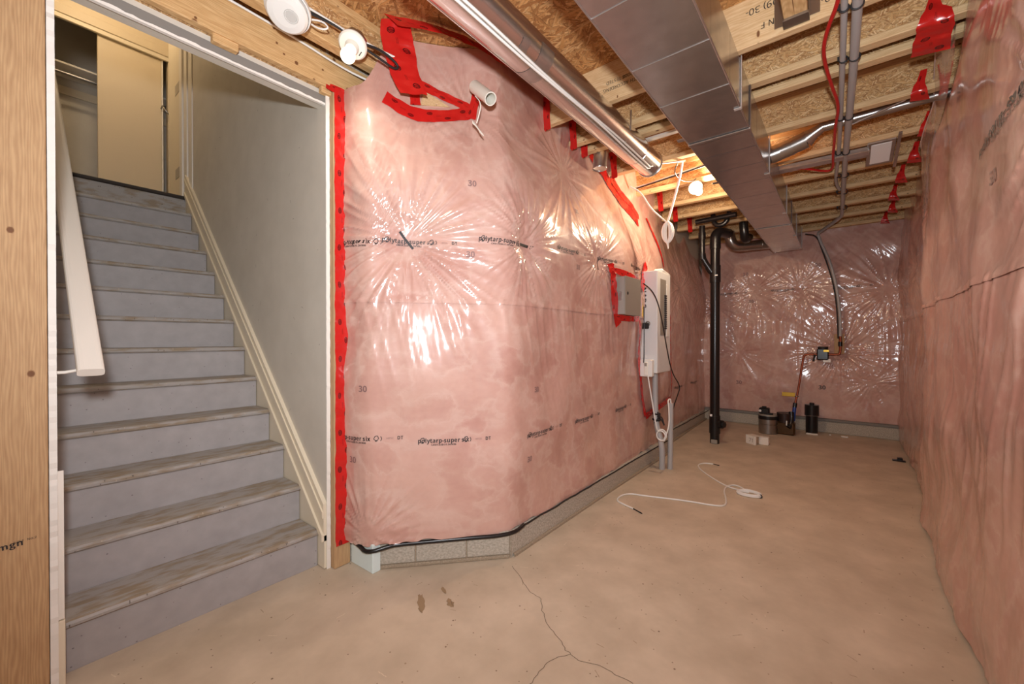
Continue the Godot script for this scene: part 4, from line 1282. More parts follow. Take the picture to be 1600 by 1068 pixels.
func build_lamps() -> void:
	bulb_lamp("bare bulb on white lampholder near the stair header", Vector3(-1.855, 2.672, -1.074), Vector3(0.30, -0.85, 0.42), 0.066, 0.28)
	bulb_lamp("bare bulb on white lampholder between the ducts, farther back", Vector3(-1.045, 2.625, -3.965), Vector3(0.42, -0.62, 0.62), 0.06, 1.15, true)
	bulb_lamp("unseen bare bulb on white lampholder behind the viewpoint, lighting the near room", Vector3(-0.17, 2.66, 1.35), Vector3(0.0, -1.0, 0.0), 0.06, 1.0)  # out of view behind the camera, placed to light the near room
	# smoke alarm
	var s := thing("smoke_alarm", "round white smoke alarm on the joist near the near bulb", "smoke alarm", Vector3(-1.885, 2.672, -0.785))
	var x := aim(Vector3.ZERO, Vector3(0.32, -0.88, 0.34))
	var b := MB.new()
	b.lathe([Vector2(0.0, -0.012), Vector2(0.092, -0.012), Vector2(0.092, 0.004), Vector2(0.088, 0.008)], 36, x)
	put("base", b, M.white, s)
	var c := MB.new()
	c.lathe([Vector2(0.084, 0.006), Vector2(0.084, 0.022), Vector2(0.074, 0.034), Vector2(0.05, 0.038), Vector2(0.0, 0.039)], 36, x)
	put("cover", c, M.white, s)
	var l := MB.new()
	l.lathe([Vector2(0.0, 0.041), Vector2(0.022, 0.041), Vector2(0.025, 0.036)], 24, x * Transform3D(Basis(), Vector3(0.01, 0, 0.018)))
	put("test_button", l, M.lens, s)
	put("button_ring", ring2(x * Transform3D(Basis(), Vector3(0.01, 0.0385, 0.018)), 0.027, 0.002), M.lens, s)
	put("indicator", bx(Vector3(-0.045, 0.036, -0.012), Vector3(-0.042, 0.038, -0.009), 0.0, x), M.black_matte, s)
	# square panel light
	var p := thing("panel_light", "square white panel light in a metal bracket between joists", "ceiling light", Vector3(0.225, 2.665, -4.2))
	var t := Transform3D(Basis(Vector3.RIGHT, deg_to_rad(-12)), Vector3.ZERO)
	put("frame", bx(Vector3(-0.08, -0.008, -0.16), Vector3(0.08, 0.012, 0.16), 0.004, t), M.galv, p)
	put("diffuser", bx(Vector3(-0.058, -0.011, -0.13), Vector3(0.058, -0.006, 0.13), 0.002, t), M.led, p)
	put("bracket_bar", bx(Vector3(0.085, -0.012, -0.24), Vector3(0.105, 0.0, 0.22), 0.002, t), M.galv, p)
	put("bracket_bar", bx(Vector3(-0.2, -0.002, -0.03), Vector3(-0.08, 0.004, 0.10), 0.002, t), M.galv, p)

func ring2(x: Transform3D, R: float, r: float) -> MB:
	var b := MB.new()
	var ps := []
	for k in 9:
		var a := TAU * k / 8.0
		ps.append(Vector2(R + cos(a) * r, sin(a) * r))
	b.lathe(ps, 28, x)
	return b

func build_pipes() -> void:
	# black drain stack
	var s := thing("drain_stack", "tall black plastic drain stack with a wye branch and clean-out", "pipe", Vector3(-1.18, 0, -5.34))
	put("riser_pipe", tb([Vector3(0, 0.0, 0), Vector3(0, 2.40, 0)], 0.052, 28), M.black, s)
	put("coupling", tb([Vector3(0, 1.92, 0), Vector3(0, 2.12, 0)], 0.06, 28), M.black, s)
	put("coupling", tb([Vector3(0, 2.32, 0), Vector3(0, 2.40, 0)], 0.06, 28), M.black, s)
	put("top_elbow", tb(smooth([Vector3(0, 2.38, 0), Vector3(0, 2.49, 0), Vector3(0.04, 2.53, -0.06), Vector3(0.1, 2.53, -0.22)], 2), 0.058, 24), M.black, s)
	put("branch", tb(smooth([Vector3(0.0, 1.98, 0), Vector3(-0.12, 2.20, 0.06), Vector3(-0.13, 2.26, 0.07), Vector3(-0.13, 2.6, 0.07)], 1), 0.033, 20), M.black, s)
	for q in [[Vector3(-0.125, 2.20, 0.062), Vector3(-0.13, 2.27, 0.07)], [Vector3(-0.13, 2.44, 0.07), Vector3(-0.13, 2.52, 0.07)], [Vector3(-0.035, 2.045, 0.018), Vector3(-0.07, 2.11, 0.035)]]:
		put("branch_coupling", tb(q, 0.04, 20), M.black, s)
	put("cleanout_body", tb([Vector3(0, 0.12, 0), Vector3(0, 0.33, 0)], 0.06, 28), M.black, s)
	put("cleanout_hub", tb([Vector3(0.03, 0.235, 0.0), Vector3(0.09, 0.235, 0.02)], 0.05, 24), M.black, s)
	put("cleanout_plug", tb([Vector3(0.088, 0.235, 0.019), Vector3(0.115, 0.235, 0.028)], 0.036, 6), M.black_matte, s)
	put("white_label", bx(Vector3(0.01, 1.99, 0.0605), Vector3(0.04, 2.005, 0.062)), M.white, s)
	put("white_label", bx(Vector3(-0.04, 0.325, 0.0545), Vector3(-0.015, 0.35, 0.062)), M.white, s)
	put("primer_smear", bx(Vector3(-0.03, 0.002, 0.045), Vector3(0.04, 0.05, 0.0605), 0.006), M.box_grey, s)
	var hp := thing("ceiling_drain", "black drain pipes running in the joists over the stack", "pipe", Vector3(-1.1, 2.55, -5.9))
	put("run", tb([Vector3(-0.3, 0.13, 0.55), Vector3(0.15, 0.13, 0.6)], 0.03, 16), M.black, hp)
	put("trap", tb(smooth([Vector3(-0.12, 0.2, 0.5), Vector3(-0.1, 0.06, 0.5), Vector3(0.02, 0.06, 0.5), Vector3(0.06, 0.2, 0.5)], 2), 0.028, 16), M.black, hp)
	put("bend", tb(smooth([Vector3(0.14, 0.2, 0.1), Vector3(0.15, 0.0, 0.1), Vector3(0.15, -0.06, 0.02), Vector3(0.17, 0.0, -0.1)], 2), 0.05, 20), M.black, hp)
	# twin grey conduits under the joists
	var tw := 0.019
	var names := ["thicker grey plastic conduit running under the joists to the far wall", "thinner grey plastic conduit beside it under the joists"]
	var a := [Vector3(0.05, 2.675, 2.6), Vector3(0.05, 2.675, -1.5), Vector3(0.046, 2.675, -2.8), Vector3(0.02, 2.675, -4.0), Vector3(0.008, 2.675, -5.0), Vector3(0.0, 2.675, -6.0), Vector3(-0.01, 2.67, -6.15), Vector3(-0.2, 2.655, -6.68), Vector3(-0.24, 2.64, -6.74)]
	tag(put("grey_conduit", tb(smooth(a, 2), tw, 14), M.pvc_grey), names[0], "pipe")
	var c := [Vector3(0.012, 2.68, 2.6), Vector3(0.012, 2.68, -1.5), Vector3(-0.002, 2.68, -2.8), Vector3(-0.02, 2.68, -4.0), Vector3(-0.045, 2.68, -4.6), Vector3(-0.045, 2.68, -4.85), Vector3(-0.02, 2.68, -5.05)]
	tag(put("grey_conduit", tb(smooth(c, 2), 0.013, 12), M.pvc_grey), names[1], "pipe")
	var cl := ["printed beam", "first I-joist", "single joist", "joist by the panel light", "joist past the panel light", "fifth joist from the far wall", "fourth joist from the far wall"]
	var cz := [-2.30, -2.72, -3.43, -4.06, -4.62, -5.14, -5.75]
	for i in cz.size():
		var f := smoothstep(-2.8, -4.0, cz[i])
		var k := thing("conduit_clamp", "black double clamp holding the grey conduits at the " + cl[i], "clamp", Vector3(lerpf(0.027, 0.0, f), 2.675, cz[i]), "black conduit clamps")
		put("big_loop", ring(Vector3(0.02, 0, 0), Vector3(0, 0, 1), 0.021, 0.004), M.black_matte, k)
		put("small_loop", ring(Vector3(-0.024, 0.004, 0), Vector3(0, 0, 1), 0.016, 0.004), M.black_matte, k)
		put("lug", bx(Vector3(-0.05, 0.005, -0.006), Vector3(-0.036, 0.028, 0.006), 0.001), M.black_matte, k)
	# red flexible tube
	var red := [Vector3(0.02, 2.67, 0.5), Vector3(0.0, 2.67, -2.0), Vector3(-0.01, 2.665, -2.193), Vector3(-0.058, 2.665, -2.384), Vector3(-0.08, 2.66, -2.557), Vector3(-0.055, 2.66, -2.872), Vector3(-0.015, 2.655, -3.184), Vector3(-0.04, 2.66, -3.502), Vector3(-0.045, 2.66, -3.75), Vector3(-0.058, 2.66, -4.046), Vector3(-0.06, 2.655, -4.36), Vector3(-0.13, 2.66, -4.35), Vector3(-0.24, 2.665, -4.2), Vector3(-0.33, 2.67, -4.15)]
	tag(put("red_tube", tb(smooth(red, 3), 0.0085, 12), M.red_pipe), "red flexible tube weaving beside the grey conduits", "tube")
	# riser on the far wall
	var wz := -6.78
	var drop := [Vector3(-0.24, 2.64, -6.74), Vector3(-0.25, 2.62, wz), Vector3(-0.197, 2.459, wz), Vector3(-0.117, 2.24, wz), Vector3(-0.058, 1.943, wz), Vector3(-0.032, 1.735, wz), Vector3(-0.013, 1.487, wz), Vector3(-0.013, 1.28, wz)]
	tag(put("grey_riser", tb(smooth(drop, 2), 0.017, 14), M.pvc_grey), "grey plastic pipe curving down the far wall to the valve", "pipe")
	tag(put("black_wire", tb(smooth([Vector3(-0.38, 2.64, -6.70), Vector3(-0.26, 2.62, wz), Vector3(-0.205, 2.42, wz), Vector3(-0.13, 2.16, wz), Vector3(-0.075, 1.9, wz), Vector3(-0.045, 1.6, wz), Vector3(-0.035, 1.25, wz)], 2), 0.008, 8), M.black_matte), "thin black wire hanging beside the grey pipe on the far wall", "wire")
	tag(put("backing_block", bx(Vector3(-0.075, 1.05, -6.86), Vector3(0.03, 1.31, -6.82), 0.004), M.pine_y), "small wood backing board behind the pipe on the far wall", "wood")
	var cp := thing("copper_line", "brown copper water line with a valve on the far wall", "pipe", Vector3(-0.2, 1.04, wz))
	var co := -cp.position
	put("elbow_run", tb(smooth([co + Vector3(-0.013, 1.28, wz), co + Vector3(-0.013, 1.06, wz), co + Vector3(-0.03, 1.045, wz), co + Vector3(-0.14, 1.045, wz)], 2), 0.014, 12), M.copper, cp)
	put("fitting", tb([co + Vector3(-0.013, 1.15, wz), co + Vector3(-0.013, 1.21, wz)], 0.022, 12), M.black, cp)
	put("drop_run", tb(smooth([co + Vector3(-0.24, 1.04, wz), co + Vector3(-0.37, 1.04, wz), co + Vector3(-0.395, 1.02, wz), co + Vector3(-0.405, 0.97, wz), co + Vector3(-0.455, 0.55, wz + 0.02), co + Vector3(-0.49, 0.35, wz + 0.06)], 2), 0.013, 12), M.copper, cp)
	put("valve_body", bx(co + Vector3(-0.255, 0.97, wz - 0.03), co + Vector3(-0.13, 1.12, wz + 0.05), 0.012), M.black, cp)
	put("valve_cap", tb([co + Vector3(-0.19, 1.11, wz + 0.01), co + Vector3(-0.19, 1.145, wz + 0.01)], 0.055, 20), M.black_matte, cp)
	put("valve_face", bx(co + Vector3(-0.185, 1.075, wz + 0.05), co + Vector3(-0.125, 1.105, wz + 0.056), 0.002), M.brass, cp)
	put("valve_tag", bx(co + Vector3(-0.19, 0.94, wz + 0.03), co + Vector3(-0.11, 0.985, wz + 0.034), 0.001), M.white, cp)
	put("handle", tb([co + Vector3(-0.275, 1.04, wz + 0.03), co + Vector3(-0.29, 0.95, wz + 0.05)], 0.012, 8), M.black_matte, cp)
	put("clamp", ring(co + Vector3(-0.47, 0.47, wz + 0.03), Vector3(-0.1, 1, 0), 0.018, 0.007), M.steel, cp)
	put("yellow_tag", bx(co + Vector3(-0.64, 0.46, wz + 0.02), co + Vector3(-0.49, 0.515, wz + 0.028), 0.002), M.brass, cp)
	put("blue_sleeve", tb([co + Vector3(-0.49, 0.36, wz + 0.06), co + Vector3(-0.505, 0.14, wz + 0.1)], 0.022, 14), M.blue, cp)
	put("lower_fitting", tb([co + Vector3(-0.486, 0.38, wz + 0.055), co + Vector3(-0.492, 0.32, wz + 0.065)], 0.025, 12), M.black, cp)
	# clean-out standpipe
	var ct := thing("standpipe", "short black capped standpipe rising from the floor at the far wall", "pipe", Vector3(-0.3, 0, -6.64))
	put("pipe", tb([Vector3(0, 0, 0), Vector3(0, 0.3, 0)], 0.066, 28), M.black, ct)
	put("hub", tb([Vector3(0, 0.25, 0), Vector3(0, 0.385, 0)], 0.078, 28), M.black, ct)
	put("hub_ring", ring(Vector3(0, 0.25, 0), Vector3.UP, 0.074, 0.004), M.box_grey, ct)
	put("plug", tb([Vector3(0, 0.385, 0), Vector3(0, 0.41, 0)], 0.03, 6), M.black_matte, ct)
	put("cement_smear", bx(Vector3(-0.06, 0.0, 0.02), Vector3(0.07, 0.022, 0.075), 0.009), M.paper, ct)
	# sump
	var sp := thing("sump_pump", "steel sump pump with a black motor cap by the far wall", "pump", Vector3(-0.755, 0, -6.35))
	var b := MB.new()
	b.lathe([Vector2(0.0, 0.0), Vector2(0.105, 0.0), Vector2(0.108, 0.01), Vector2(0.108, 0.12), Vector2(0.103, 0.125), Vector2(0.103, 0.128), Vector2(0.108, 0.135), Vector2(0.108, 0.19), Vector2(0.0, 0.19)], 32)
	put("body", b, M.steel, sp)
	put("black_band", tb([Vector3(0, 0.19, 0), Vector3(0, 0.235, 0)], 0.112, 32), M.black, sp)
	put("lid", tb([Vector3(0, 0.235, 0), Vector3(0, 0.255, 0)], [0.108, 0.1], 32), M.box_grey, sp)
	put("motor_cap", bx(Vector3(-0.10, 0.255, -0.05), Vector3(0.02, 0.335, 0.05), 0.012), M.black, sp)
	put("cap_top", bx(Vector3(-0.07, 0.335, -0.03), Vector3(-0.02, 0.35, 0.03), 0.004), M.black_matte, sp)
	put("white_button", tb([Vector3(-0.085, 0.295, 0.05), Vector3(-0.085, 0.295, 0.056)], 0.016, 12), M.white, sp)
	put("terminal", bx(Vector3(-0.02, 0.255, 0.02), Vector3(0.06, 0.275, 0.08), 0.004), M.black_matte, sp)
	var pit := thing("drain_basin", "dark brown sheet metal basin beside the steel pump", "basin", Vector3(-0.56, 0, -6.42))
	var m2 := mat(c8(96, 74, 52), 0.22, 0.7)
	put("shell", bx(Vector3(-0.13, 0.0, -0.08), Vector3(0.1, 0.17, 0.07), 0.02), m2, pit)
	var cyl := MB.new()
	cyl.lathe([Vector2(0.0, 0.27), Vector2(0.085, 0.27), Vector2(0.088, 0.262), Vector2(0.088, 0.12)], 28, Transform3D(Basis(), Vector3(-0.02, 0, -0.02)))
	put("drum", cyl, mat(c8(58, 42, 38), 0.35, 0.3), pit)
	put("drum_rim", ring(Vector3(-0.02, 0.27, -0.02), Vector3.UP, 0.086, 0.004), M.black_matte, pit)
	put("hose", tb(smooth([Vector3(0.055, 0.30, 0.0), Vector3(0.06, 0.16, 0.03), Vector3(0.03, 0.10, 0.075)], 2), 0.03, 12), M.black, pit)
	put("white_valve", tb([Vector3(0.01, 0.13, 0.085), Vector3(0.012, 0.19, 0.08)], 0.008, 8), M.white, pit)

func build_electrics() -> void:
	# grey disconnect box
	var g := thing("disconnect_box", "small grey metal electrical box framed in red tape on the left wall", "electrical box", Vector3(-1.42, 1.6, -3.33))
	put("case", bx(Vector3(-0.07, -0.155, -0.165), Vector3(0.045, 0.155, 0.165), 0.004), M.box_grey, g)
	put("cover", bx(Vector3(0.046, -0.158, -0.168), Vector3(0.052, 0.158, 0.168), 0.002), M.box_grey, g)
	var kn := MB.new()
	kn.lathe([Vector2(0.0, 0.004), Vector2(0.012, 0.003), Vector2(0.014, 0.0)], 16, Transform3D(Basis(Vector3(0, 0, 1), -PI / 2).rotated(Vector3.UP, 0), Vector3(0.052, 0.02, 0.115)))
	put("latch", kn, M.black_matte, g)
	put("hasp", bx(Vector3(0.0, -0.04, 0.165), Vector3(0.02, 0.03, 0.170), 0.002), M.steel, g)
	# white panel
	var p := thing("breaker_panel", "tall white breaker panel with a row of black breakers on the left wall", "breaker panel", Vector3(-1.43, 0.92, -4.04))
	put("case", bx(Vector3(-0.08, 0.0, -0.185), Vector3(0.076, 0.97, 0.185), 0.004), M.panel_white, p)
	var front := put("front", bx(Vector3(0.074, 0.004, -0.182), Vector3(0.081, 0.966, 0.182), 0.002), M.panel_white, p)
	put("door_recess", bx(Vector3(0.080, 0.36, -0.05), Vector3(0.084, 0.9, 0.11), 0.002), M.box_grey, front)
	put("label_strip", bx(Vector3(0.083, 0.35, -0.12), Vector3(0.088, 0.86, -0.055), 0.001), M.white, front)
	for k in 16:
		put("breaker", bx(Vector3(0.083, 0.42 + 0.021 * k, -0.045), Vector3(0.096, 0.436 + 0.021 * k, 0.0), 0.002), M.black, front)
	flat_text(p, "NADC", 0.055, Vector3(-0.052, 0.72, 0.187), Vector3(0, -1, 0), Vector3(1, 0, 0), M.ink, true)
	put("plaster_bag", bx(Vector3(-0.03, 0.965, -0.1), Vector3(0.07, 1.0, 0.12), 0.015, Transform3D(Basis(Vector3.RIGHT, -0.12), Vector3(0, 0.01, 0))), M.white, p)
	put("knockout", ring(Vector3(-0.01, 0.47, 0.186), Vector3(0, 0, 1), 0.02, 0.005), M.steel, p)
	put("lug_block", bx(Vector3(-0.06, 0.42, 0.185), Vector3(0.005, 0.48, 0.215), 0.008), M.black_matte, p)
	var mo := thing("modem_box", "small white cable box clipped to the bottom of the breaker panel", "cable box", Vector3(-1.42, 0.9, -3.83))
	put("body", bx(Vector3(-0.075, -0.01, -0.02), Vector3(0.045, 0.15, 0.04), 0.006), M.white, mo)
	put("cover", bx(Vector3(-0.03, 0.0, 0.04), Vector3(0.01, 0.13, 0.052), 0.006), M.porcelain, mo)
	put("jack", bx(Vector3(-0.02, 0.09, 0.05), Vector3(0.0, 0.12, 0.06), 0.002), M.box_grey, mo)
	tag(put("yellow_ground_wire", tb(smooth([Vector3(-1.47, 1.70, -3.76), Vector3(-1.46, 1.6, -3.78), Vector3(-1.465, 1.45, -3.79)], 2), 0.007, 8), M.brass), "short yellow wire between the grey box and white panel", "wire")
	tag(put("black_cable", tb(smooth([Vector3(-1.44, 1.76, -3.74), Vector3(-1.36, 1.70, -3.72), Vector3(-1.33, 1.60, -3.80), Vector3(-1.31, 1.42, -3.87), Vector3(-1.30, 1.2, -3.95), Vector3(-1.28, 0.92, -4.05), Vector3(-1.24, 0.78, -4.2), Vector3(-1.25, 0.70, -4.15), Vector3(-1.27, 0.56, -4.05), Vector3(-1.275, 0.40, -4.02)], 3), 0.0055, 8), M.black), "black cable drooping across the front of the breaker panel", "cable")
	tag(put("black_cable", tb(smooth([Vector3(-1.46, 1.55, -3.81), Vector3(-1.46, 1.3, -3.815), Vector3(-1.455, 1.1, -3.80), Vector3(-1.45, 1.02, -3.78)], 2), 0.005, 8), M.black), "thin black cord down the near side of the breaker panel", "cable")
	# conduits out of the slab
	tag(put("floor_conduit", tb(smooth([Vector3(-1.42, 0.92, -4.0), Vector3(-1.42, 0.62, -4.0), Vector3(-1.40, 0.40, -3.98), Vector3(-1.335, 0.25, -3.95), Vector3(-1.335, 0.0, -3.95)], 2), 0.027, 16), M.pvc_grey), "thick grey conduit from the floor up to the breaker panel", "pipe")
	tag(put("floor_conduit", tb([Vector3(-1.275, 0.0, -4.0), Vector3(-1.275, 0.63, -4.02)], 0.024, 16), M.pvc_grey), "straight grey conduit stub open at its top, beside the thicker one", "pipe")
	var kz := thing("cable_tie_knot", "bundle of black cable ties round the grey conduit", "cable tie", Vector3(-1.40, 0.5, -3.98))
	for k in 5:
		var a := k * 1.2
		put("tie_tail", tb(smooth([Vector3(0.02, 0.02 * k - 0.04, 0.03), Vector3(0.06 + 0.01 * sin(a), 0.03 * cos(a), 0.05), Vector3(0.05 + 0.05 * sin(a), -0.05 + 0.05 * cos(a * 1.7), 0.05 + 0.03 * cos(a))], 2), 0.006, 6), M.black_matte, kz)
	put("tie_loop", ring(Vector3(0, 0.02, 0.0), Vector3(0.1, 1, 0), 0.032, 0.008), M.black_matte, kz)
	put("tie_loop", ring(Vector3(0, -0.04, 0.0), Vector3(0.15, 1, 0), 0.032, 0.008), M.black_matte, kz)
	# white cable looped between box and conduit
	var wl := [Vector3(-1.41, 0.90, -3.78), Vector3(-1.37, 0.62, -3.80), Vector3(-1.345, 0.42, -3.82)]
	for k in 15:
		var a := PI * 0.85 - TAU * 1.6 * k / 14.0
		wl.append(Vector3(-1.30 - cos(a) * -0.045, 0.355 + sin(a) * 0.05 - 0.001 * k, -3.85 + 0.003 * k))
	wl.append(Vector3(-1.25, 0.42, -3.9)); wl.append(Vector3(-1.275, 0.6, -3.96)); wl.append(Vector3(-1.295, 0.66, -3.99)); wl.append(Vector3(-1.278, 0.672, -4.02)); wl.append(Vector3(-1.275, 0.62, -4.02))
	tag(put("white_cable", tb(smooth(wl, 2), 0.0065, 8), M.white), "white cable looped below the breaker panel into the conduit stub", "cable")
	# hanging coil of white cable by the far bulb
	var hc := thing("hanging_coil", "leaf shaped coil of white cable hanging beside the left wall", "cable", Vector3(-1.225, 2.30, -3.76))
	put("lead", tb(smooth([Vector3(0.2, 0.40, 0.25), Vector3(0.14, 0.36, 0.1), Vector3(0.08, 0.25, 0.02), Vector3(0.02, 0.06, 0.0), Vector3(0.0, 0.0, 0)], 2), 0.010, 8), M.white, hc)
	put("lead", tb(smooth([Vector3(-0.28, 0.33, 0.18), Vector3(-0.2, 0.28, 0.12), Vector3(-0.13, 0.13, 0.08), Vector3(-0.05, 0.04, 0.03), Vector3(0.0, -0.01, 0)], 2), 0.007, 8), M.white, hc)
	for k in 7:
		var w := 0.052 - 0.006 * k
		var dz := 0.012 * sin(k * 2.1)
		put("loop", tb(smooth([Vector3(0, 0, dz), Vector3(-w * 0.7, -0.03, dz + 0.006), Vector3(-w, -0.09, dz), Vector3(-w * 0.75, -0.15, dz), Vector3(0.0, -0.20, 0.0), Vector3(w * 0.85, -0.155, -dz), Vector3(w, -0.09, -dz), Vector3(w * 0.7, -0.03, -dz), Vector3(0, 0, 0)], 2), 0.0085, 8), M.white, hc)
	put("tail", tb([Vector3(0.0, -0.19, 0.0), Vector3(0.005, -0.245, 0.0)], [0.012, 0.004], 8), M.white, hc)
	# white vent pipe stub in the corner, with a small bundle of wire below it
	var pv := thing("pvc_stub", "white plastic pipe stub poking out of the taped sheet", "pipe", Vector3(-1.575, 2.625, -1.66))
	var ax := Vector3(0.19, -0.175, 0.05)
	var pm := MB.new()
	var x := aim(Vector3.ZERO, ax)
	pm.lathe([Vector2(0.034, -0.05), Vector2(0.034, 0.165), Vector2(0.029, 0.165), Vector2(0.029, -0.05), Vector2(0.0, -0.05)], 28, x)
	put("pipe", pm, M.porcelain, pv)
	var wb := thing("wire_bundle", "small tied bundle of pale wire hanging under the white pipe stub", "wire", Vector3(-1.53, 2.475, -1.62))
	put("lead", tb(smooth([Vector3(-0.03, 0.09, 0.0), Vector3(0.015, 0.04, 0.01), Vector3(0.02, 0.0, 0.01), Vector3(-0.02, -0.06, 0.0)], 2), 0.003, 6), M.porcelain, wb)
	for k in 4:
		put("strand", tb(smooth([Vector3(-0.05 + 0.006 * k, -0.04 - 0.008 * k, 0.006 * k), Vector3(-0.015, -0.08, 0.004 * k), Vector3(0.015 + 0.008 * k, -0.125 - 0.008 * k, 0.01)], 2), 0.0035, 6), M.porcelain, wb)
	# cables along the header and near lamp
	tag(put("white_cable", tb(smooth([Vector3(-2.12, 2.755, 1.0), Vector3(-2.12, 2.752, -0.3), Vector3(-2.115, 2.735, -0.9), Vector3(-2.10, 2.70, -1.15), Vector3(-2.06, 2.68, -1.3), Vector3(-2.0, 2.66, -1.42)], 2), 0.0055, 8), M.white), "white cable stapled along the top of the header beam", "cable")
	tag(put("white_cable", tb(smooth([Vector3(-1.955, 2.80, 1.0), Vector3(-1.955, 2.80, -0.4), Vector3(-1.95, 2.79, -0.9), Vector3(-1.92, 2.77, -1.2), Vector3(-1.85, 2.74, -1.36)], 2), 0.0055, 8), M.white), "white cable along the lengthwise joist, ending at the broad red tape", "cable")
	for k in 3:
		tag(put("grey_cable", tb(smooth([Vector3(-1.95, 2.77 - 0.02 * k, 0.6), Vector3(-1.955, 2.765 - 0.02 * k, -0.4), Vector3(-1.93, 2.755 - 0.01 * k, -0.8), Vector3(-1.89, 2.74, -1.0), Vector3(-1.87, 2.715, -1.06)], 2), 0.0045, 8), M.black_matte), ["dark cable over the smoke alarm, top of three", "dark cable over the smoke alarm, middle of three", "dark cable over the smoke alarm, lowest of three"][k], "cable")
	tag(put("cable_loop", tb(smooth([Vector3(-1.85, 2.70, -1.12), Vector3(-1.84, 2.72, -1.22), Vector3(-1.83, 2.69, -1.32), Vector3(-1.84, 2.66, -1.31), Vector3(-1.85, 2.68, -1.2), Vector3(-1.87, 2.70, -1.1)], 2), 0.006, 8), M.black_matte), "slack dark cable loop right of the near bulb", "cable")
	tag(put("white_cable_loop", tb(smooth([Vector3(-1.92, 2.69, -0.85), Vector3(-1.86, 2.70, -0.92), Vector3(-1.84, 2.67, -0.95), Vector3(-1.87, 2.66, -0.92), Vector3(-1.92, 2.70, -0.88)], 2), 0.004, 8), M.white), "thin white wire loop between smoke alarm and near bulb", "cable")
	# black and white cables crossing to the far bulb
	for k in 2:
		tag(put("cross_cable", tb(smooth([Vector3(-1.56, 2.69 + 0.012 * k, -3.83), Vector3(-1.25, 2.695 + 0.012 * k, -3.78), Vector3(-0.8, 2.70 + 0.012 * k, -3.68)], 2), 0.006, 8), M.white if k else M.black), ["black cable crossing the joist bay towards the trunk duct", "white cable crossing the joist bay beside the black one"][k], "cable")
	tag(put("black_ring_cable", tb(smooth([Vector3(-1.06, 2.70, -3.50), Vector3(-1.13, 2.67, -3.62), Vector3(-1.12, 2.65, -3.80), Vector3(-1.05, 2.66, -3.9), Vector3(-1.03, 2.69, -3.93)], 2), 0.005, 8), M.black), "thin black cable looping to the far bulb's box", "cable")

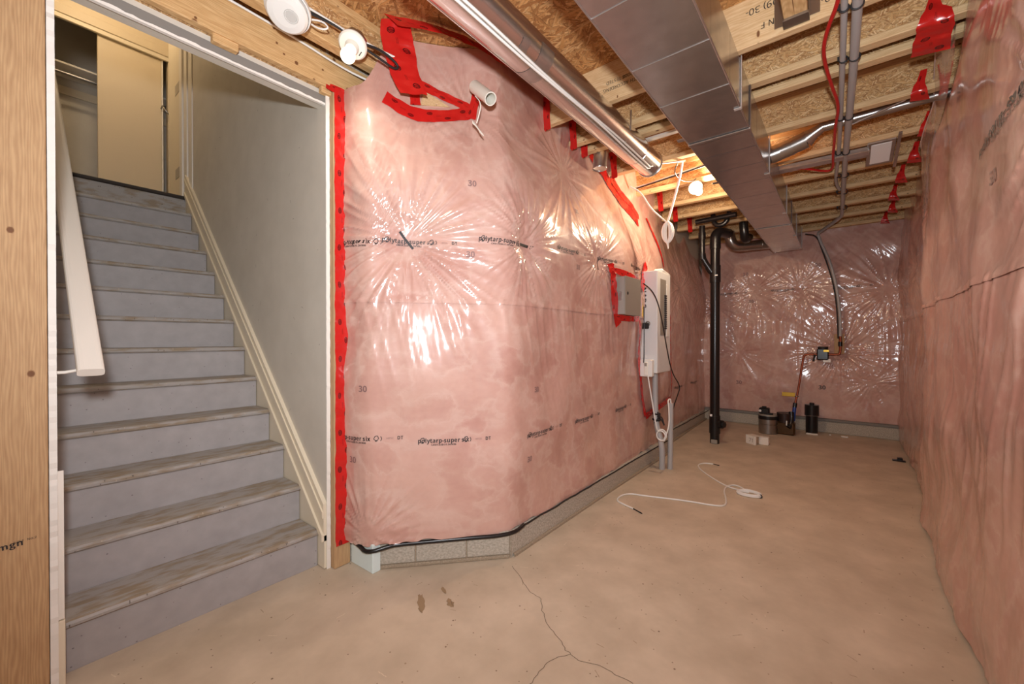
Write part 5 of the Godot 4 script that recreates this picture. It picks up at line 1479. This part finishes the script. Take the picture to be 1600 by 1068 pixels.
func build_floor_things() -> void:
	# loose white cable with a coil
	var ps := [[-1.179, -2.877], [-1.267, -2.91], [-1.343, -2.942], [-1.359, -3.061], [-1.316, -3.147], [-1.197, -3.174], [-0.935, -3.271], [-0.72, -3.31], [-0.665, -3.36], [-0.69, -3.5], [-0.745, -3.68], [-0.75, -3.82], [-0.70, -3.90], [-0.63, -3.84], [-0.57, -3.76]]
	var line := []
	for p in ps:
		line.append(Vector3(p[0], 0.006, p[1]))
	for k in 34:
		var a := -2.0 - TAU * 3.0 * k / 33.0
		line.append(Vector3(-0.57 + cos(a) * 0.085 + 0.004 * sin(k * 1.3), 0.007 + 0.0006 * k, -3.715 + sin(a) * 0.055))
	for p in [[-0.66, -3.77], [-0.784, -3.835], [-0.994, -4.074], [-1.103, -4.258], [-1.071, -4.391], [-0.986, -4.405]]:
		line.append(Vector3(p[0], 0.006, p[1]))
	var fc := thing("floor_cable", "loose white cable with a small coil lying on the concrete floor", "cable", Vector3(-0.9, 0, -3.5))
	var o := Vector3(0.9, 0, 3.5)
	var moved := []
	for p in line:
		moved.append(p + o)
	put("cord", tb(smooth(moved, 2), 0.0058, 8), M.white, fc)
	put("bare_end", tb([o + Vector3(-1.18, 0.006, -2.878), o + Vector3(-1.10, 0.005, -2.84)], 0.004, 6), M.black_matte, fc)
	put("bare_end", tb([o + Vector3(-0.986, 0.006, -4.405), o + Vector3(-0.93, 0.005, -4.40)], 0.004, 6), M.black_matte, fc)
	put("tie", ring(o + Vector3(-0.49, 0.015, -3.70), Vector3(0.2, 0, 1), 0.012, 0.004), M.black_matte, fc)
	# white carton pieces
	var b1 := thing("white_carton", "small white folded carton standing on the floor, front piece", "carton", Vector3(-0.82, 0, -5.56))
	put("panel", bx(Vector3(-0.075, 0, -0.004), Vector3(0.055, 0.10, 0.02), 0.004, Transform3D(Basis(Vector3.UP, -0.6), Vector3.ZERO)), M.paper, b1)
	put("flap", bx(Vector3(-0.075, 0.098, -0.08), Vector3(0.055, 0.102, 0.02), 0.001, Transform3D(Basis(Vector3.UP, -0.6), Vector3.ZERO)), M.paper, b1)
	flat_text(b1, "71", 0.045, Basis(Vector3.UP, -0.6) * Vector3(0.005, 0.05, 0.02), Basis(Vector3.UP, -0.6) * Vector3.RIGHT, Vector3.UP, M.ink_grey)
	tag(put("white_carton", bx(Vector3(-0.76, 0, -5.69), Vector3(-0.66, 0.09, -5.60), 0.006)
		, M.paper), "small white carton block behind the folded one", "carton")
	# bits on the floor
	var cl := thing("black_clip", "small black clip dropped at the foot of the right wall", "clip", Vector3(0.46, 0, -5.72))
	put("plate", bx(Vector3(-0.05, 0.0, -0.03), Vector3(0.05, 0.012, 0.03), 0.004), M.black, cl)
	put("tab", bx(Vector3(-0.01, 0.0, -0.06), Vector3(0.03, 0.03, 0.0), 0.005), M.black, cl)
	tag(put("white_crumb", bx(Vector3(0.0, 0.0, -6.70), Vector3(0.07, 0.014, -6.66), 0.004), M.white), "small white scrap lying before the far kerb", "scrap")
	tag(put("white_crumb", bx(Vector3(-0.12, 0.0, -6.72), Vector3(-0.1, 0.012, -6.70), 0.003), M.white), "tiny white crumb left of the scrap by the far kerb", "scrap")
	# foam board at the corner and the black pipe across the kerb
	var fo := thing("foam_board", "upright pale blue foam board offcut at the corner beside the stairs", "foam board", Vector3(-2.02, 0, -1.235))
	put("board", bx(Vector3(-0.105, 0.0, -0.03), Vector3(0.095, 0.155, 0.02), 0.003, Transform3D(Basis(Vector3.UP, 0.03), Vector3.ZERO)), M.foam, fo)
	var bead := []
	for k in 120:
		var f := k / 119.0
		var z := lerpf(-1.88, -6.8, f)
		var x := -1.452 - 0.008 * f - 0.13 * smoothstep(-4.6, -5.05, z)
		bead.append(Vector3(x + 0.004 * ripple.get_noise_2d(z * 3.0, 1.0), 0.149 + 0.006 * ripple.get_noise_2d(z * 4.0, 7.0), z))
	tag(put("joint_line", tb(bead, 0.0055, 6), M.black_matte), "ragged black sealant line where the left sheet meets the kerb", "joint")  # ragged black line along the foot of the left sheet
	tag(put("black_hose", tb(smooth([Vector3(-2.1, 0.145, -1.19), Vector3(-2.02, 0.13, -1.20), Vector3(-1.935, 0.118, -1.19), Vector3(-1.88, 0.135, -1.29), Vector3(-1.86, 0.135, -1.33), Vector3(-1.6, 0.14, -1.62), Vector3(-1.50, 0.137, -1.735), Vector3(-1.44, 0.145, -1.82), Vector3(-1.44, 0.16, -1.9)], 2), 0.011, 12), M.black), "thin black hose along the foot of the pink sheet over the blocks", "hose")
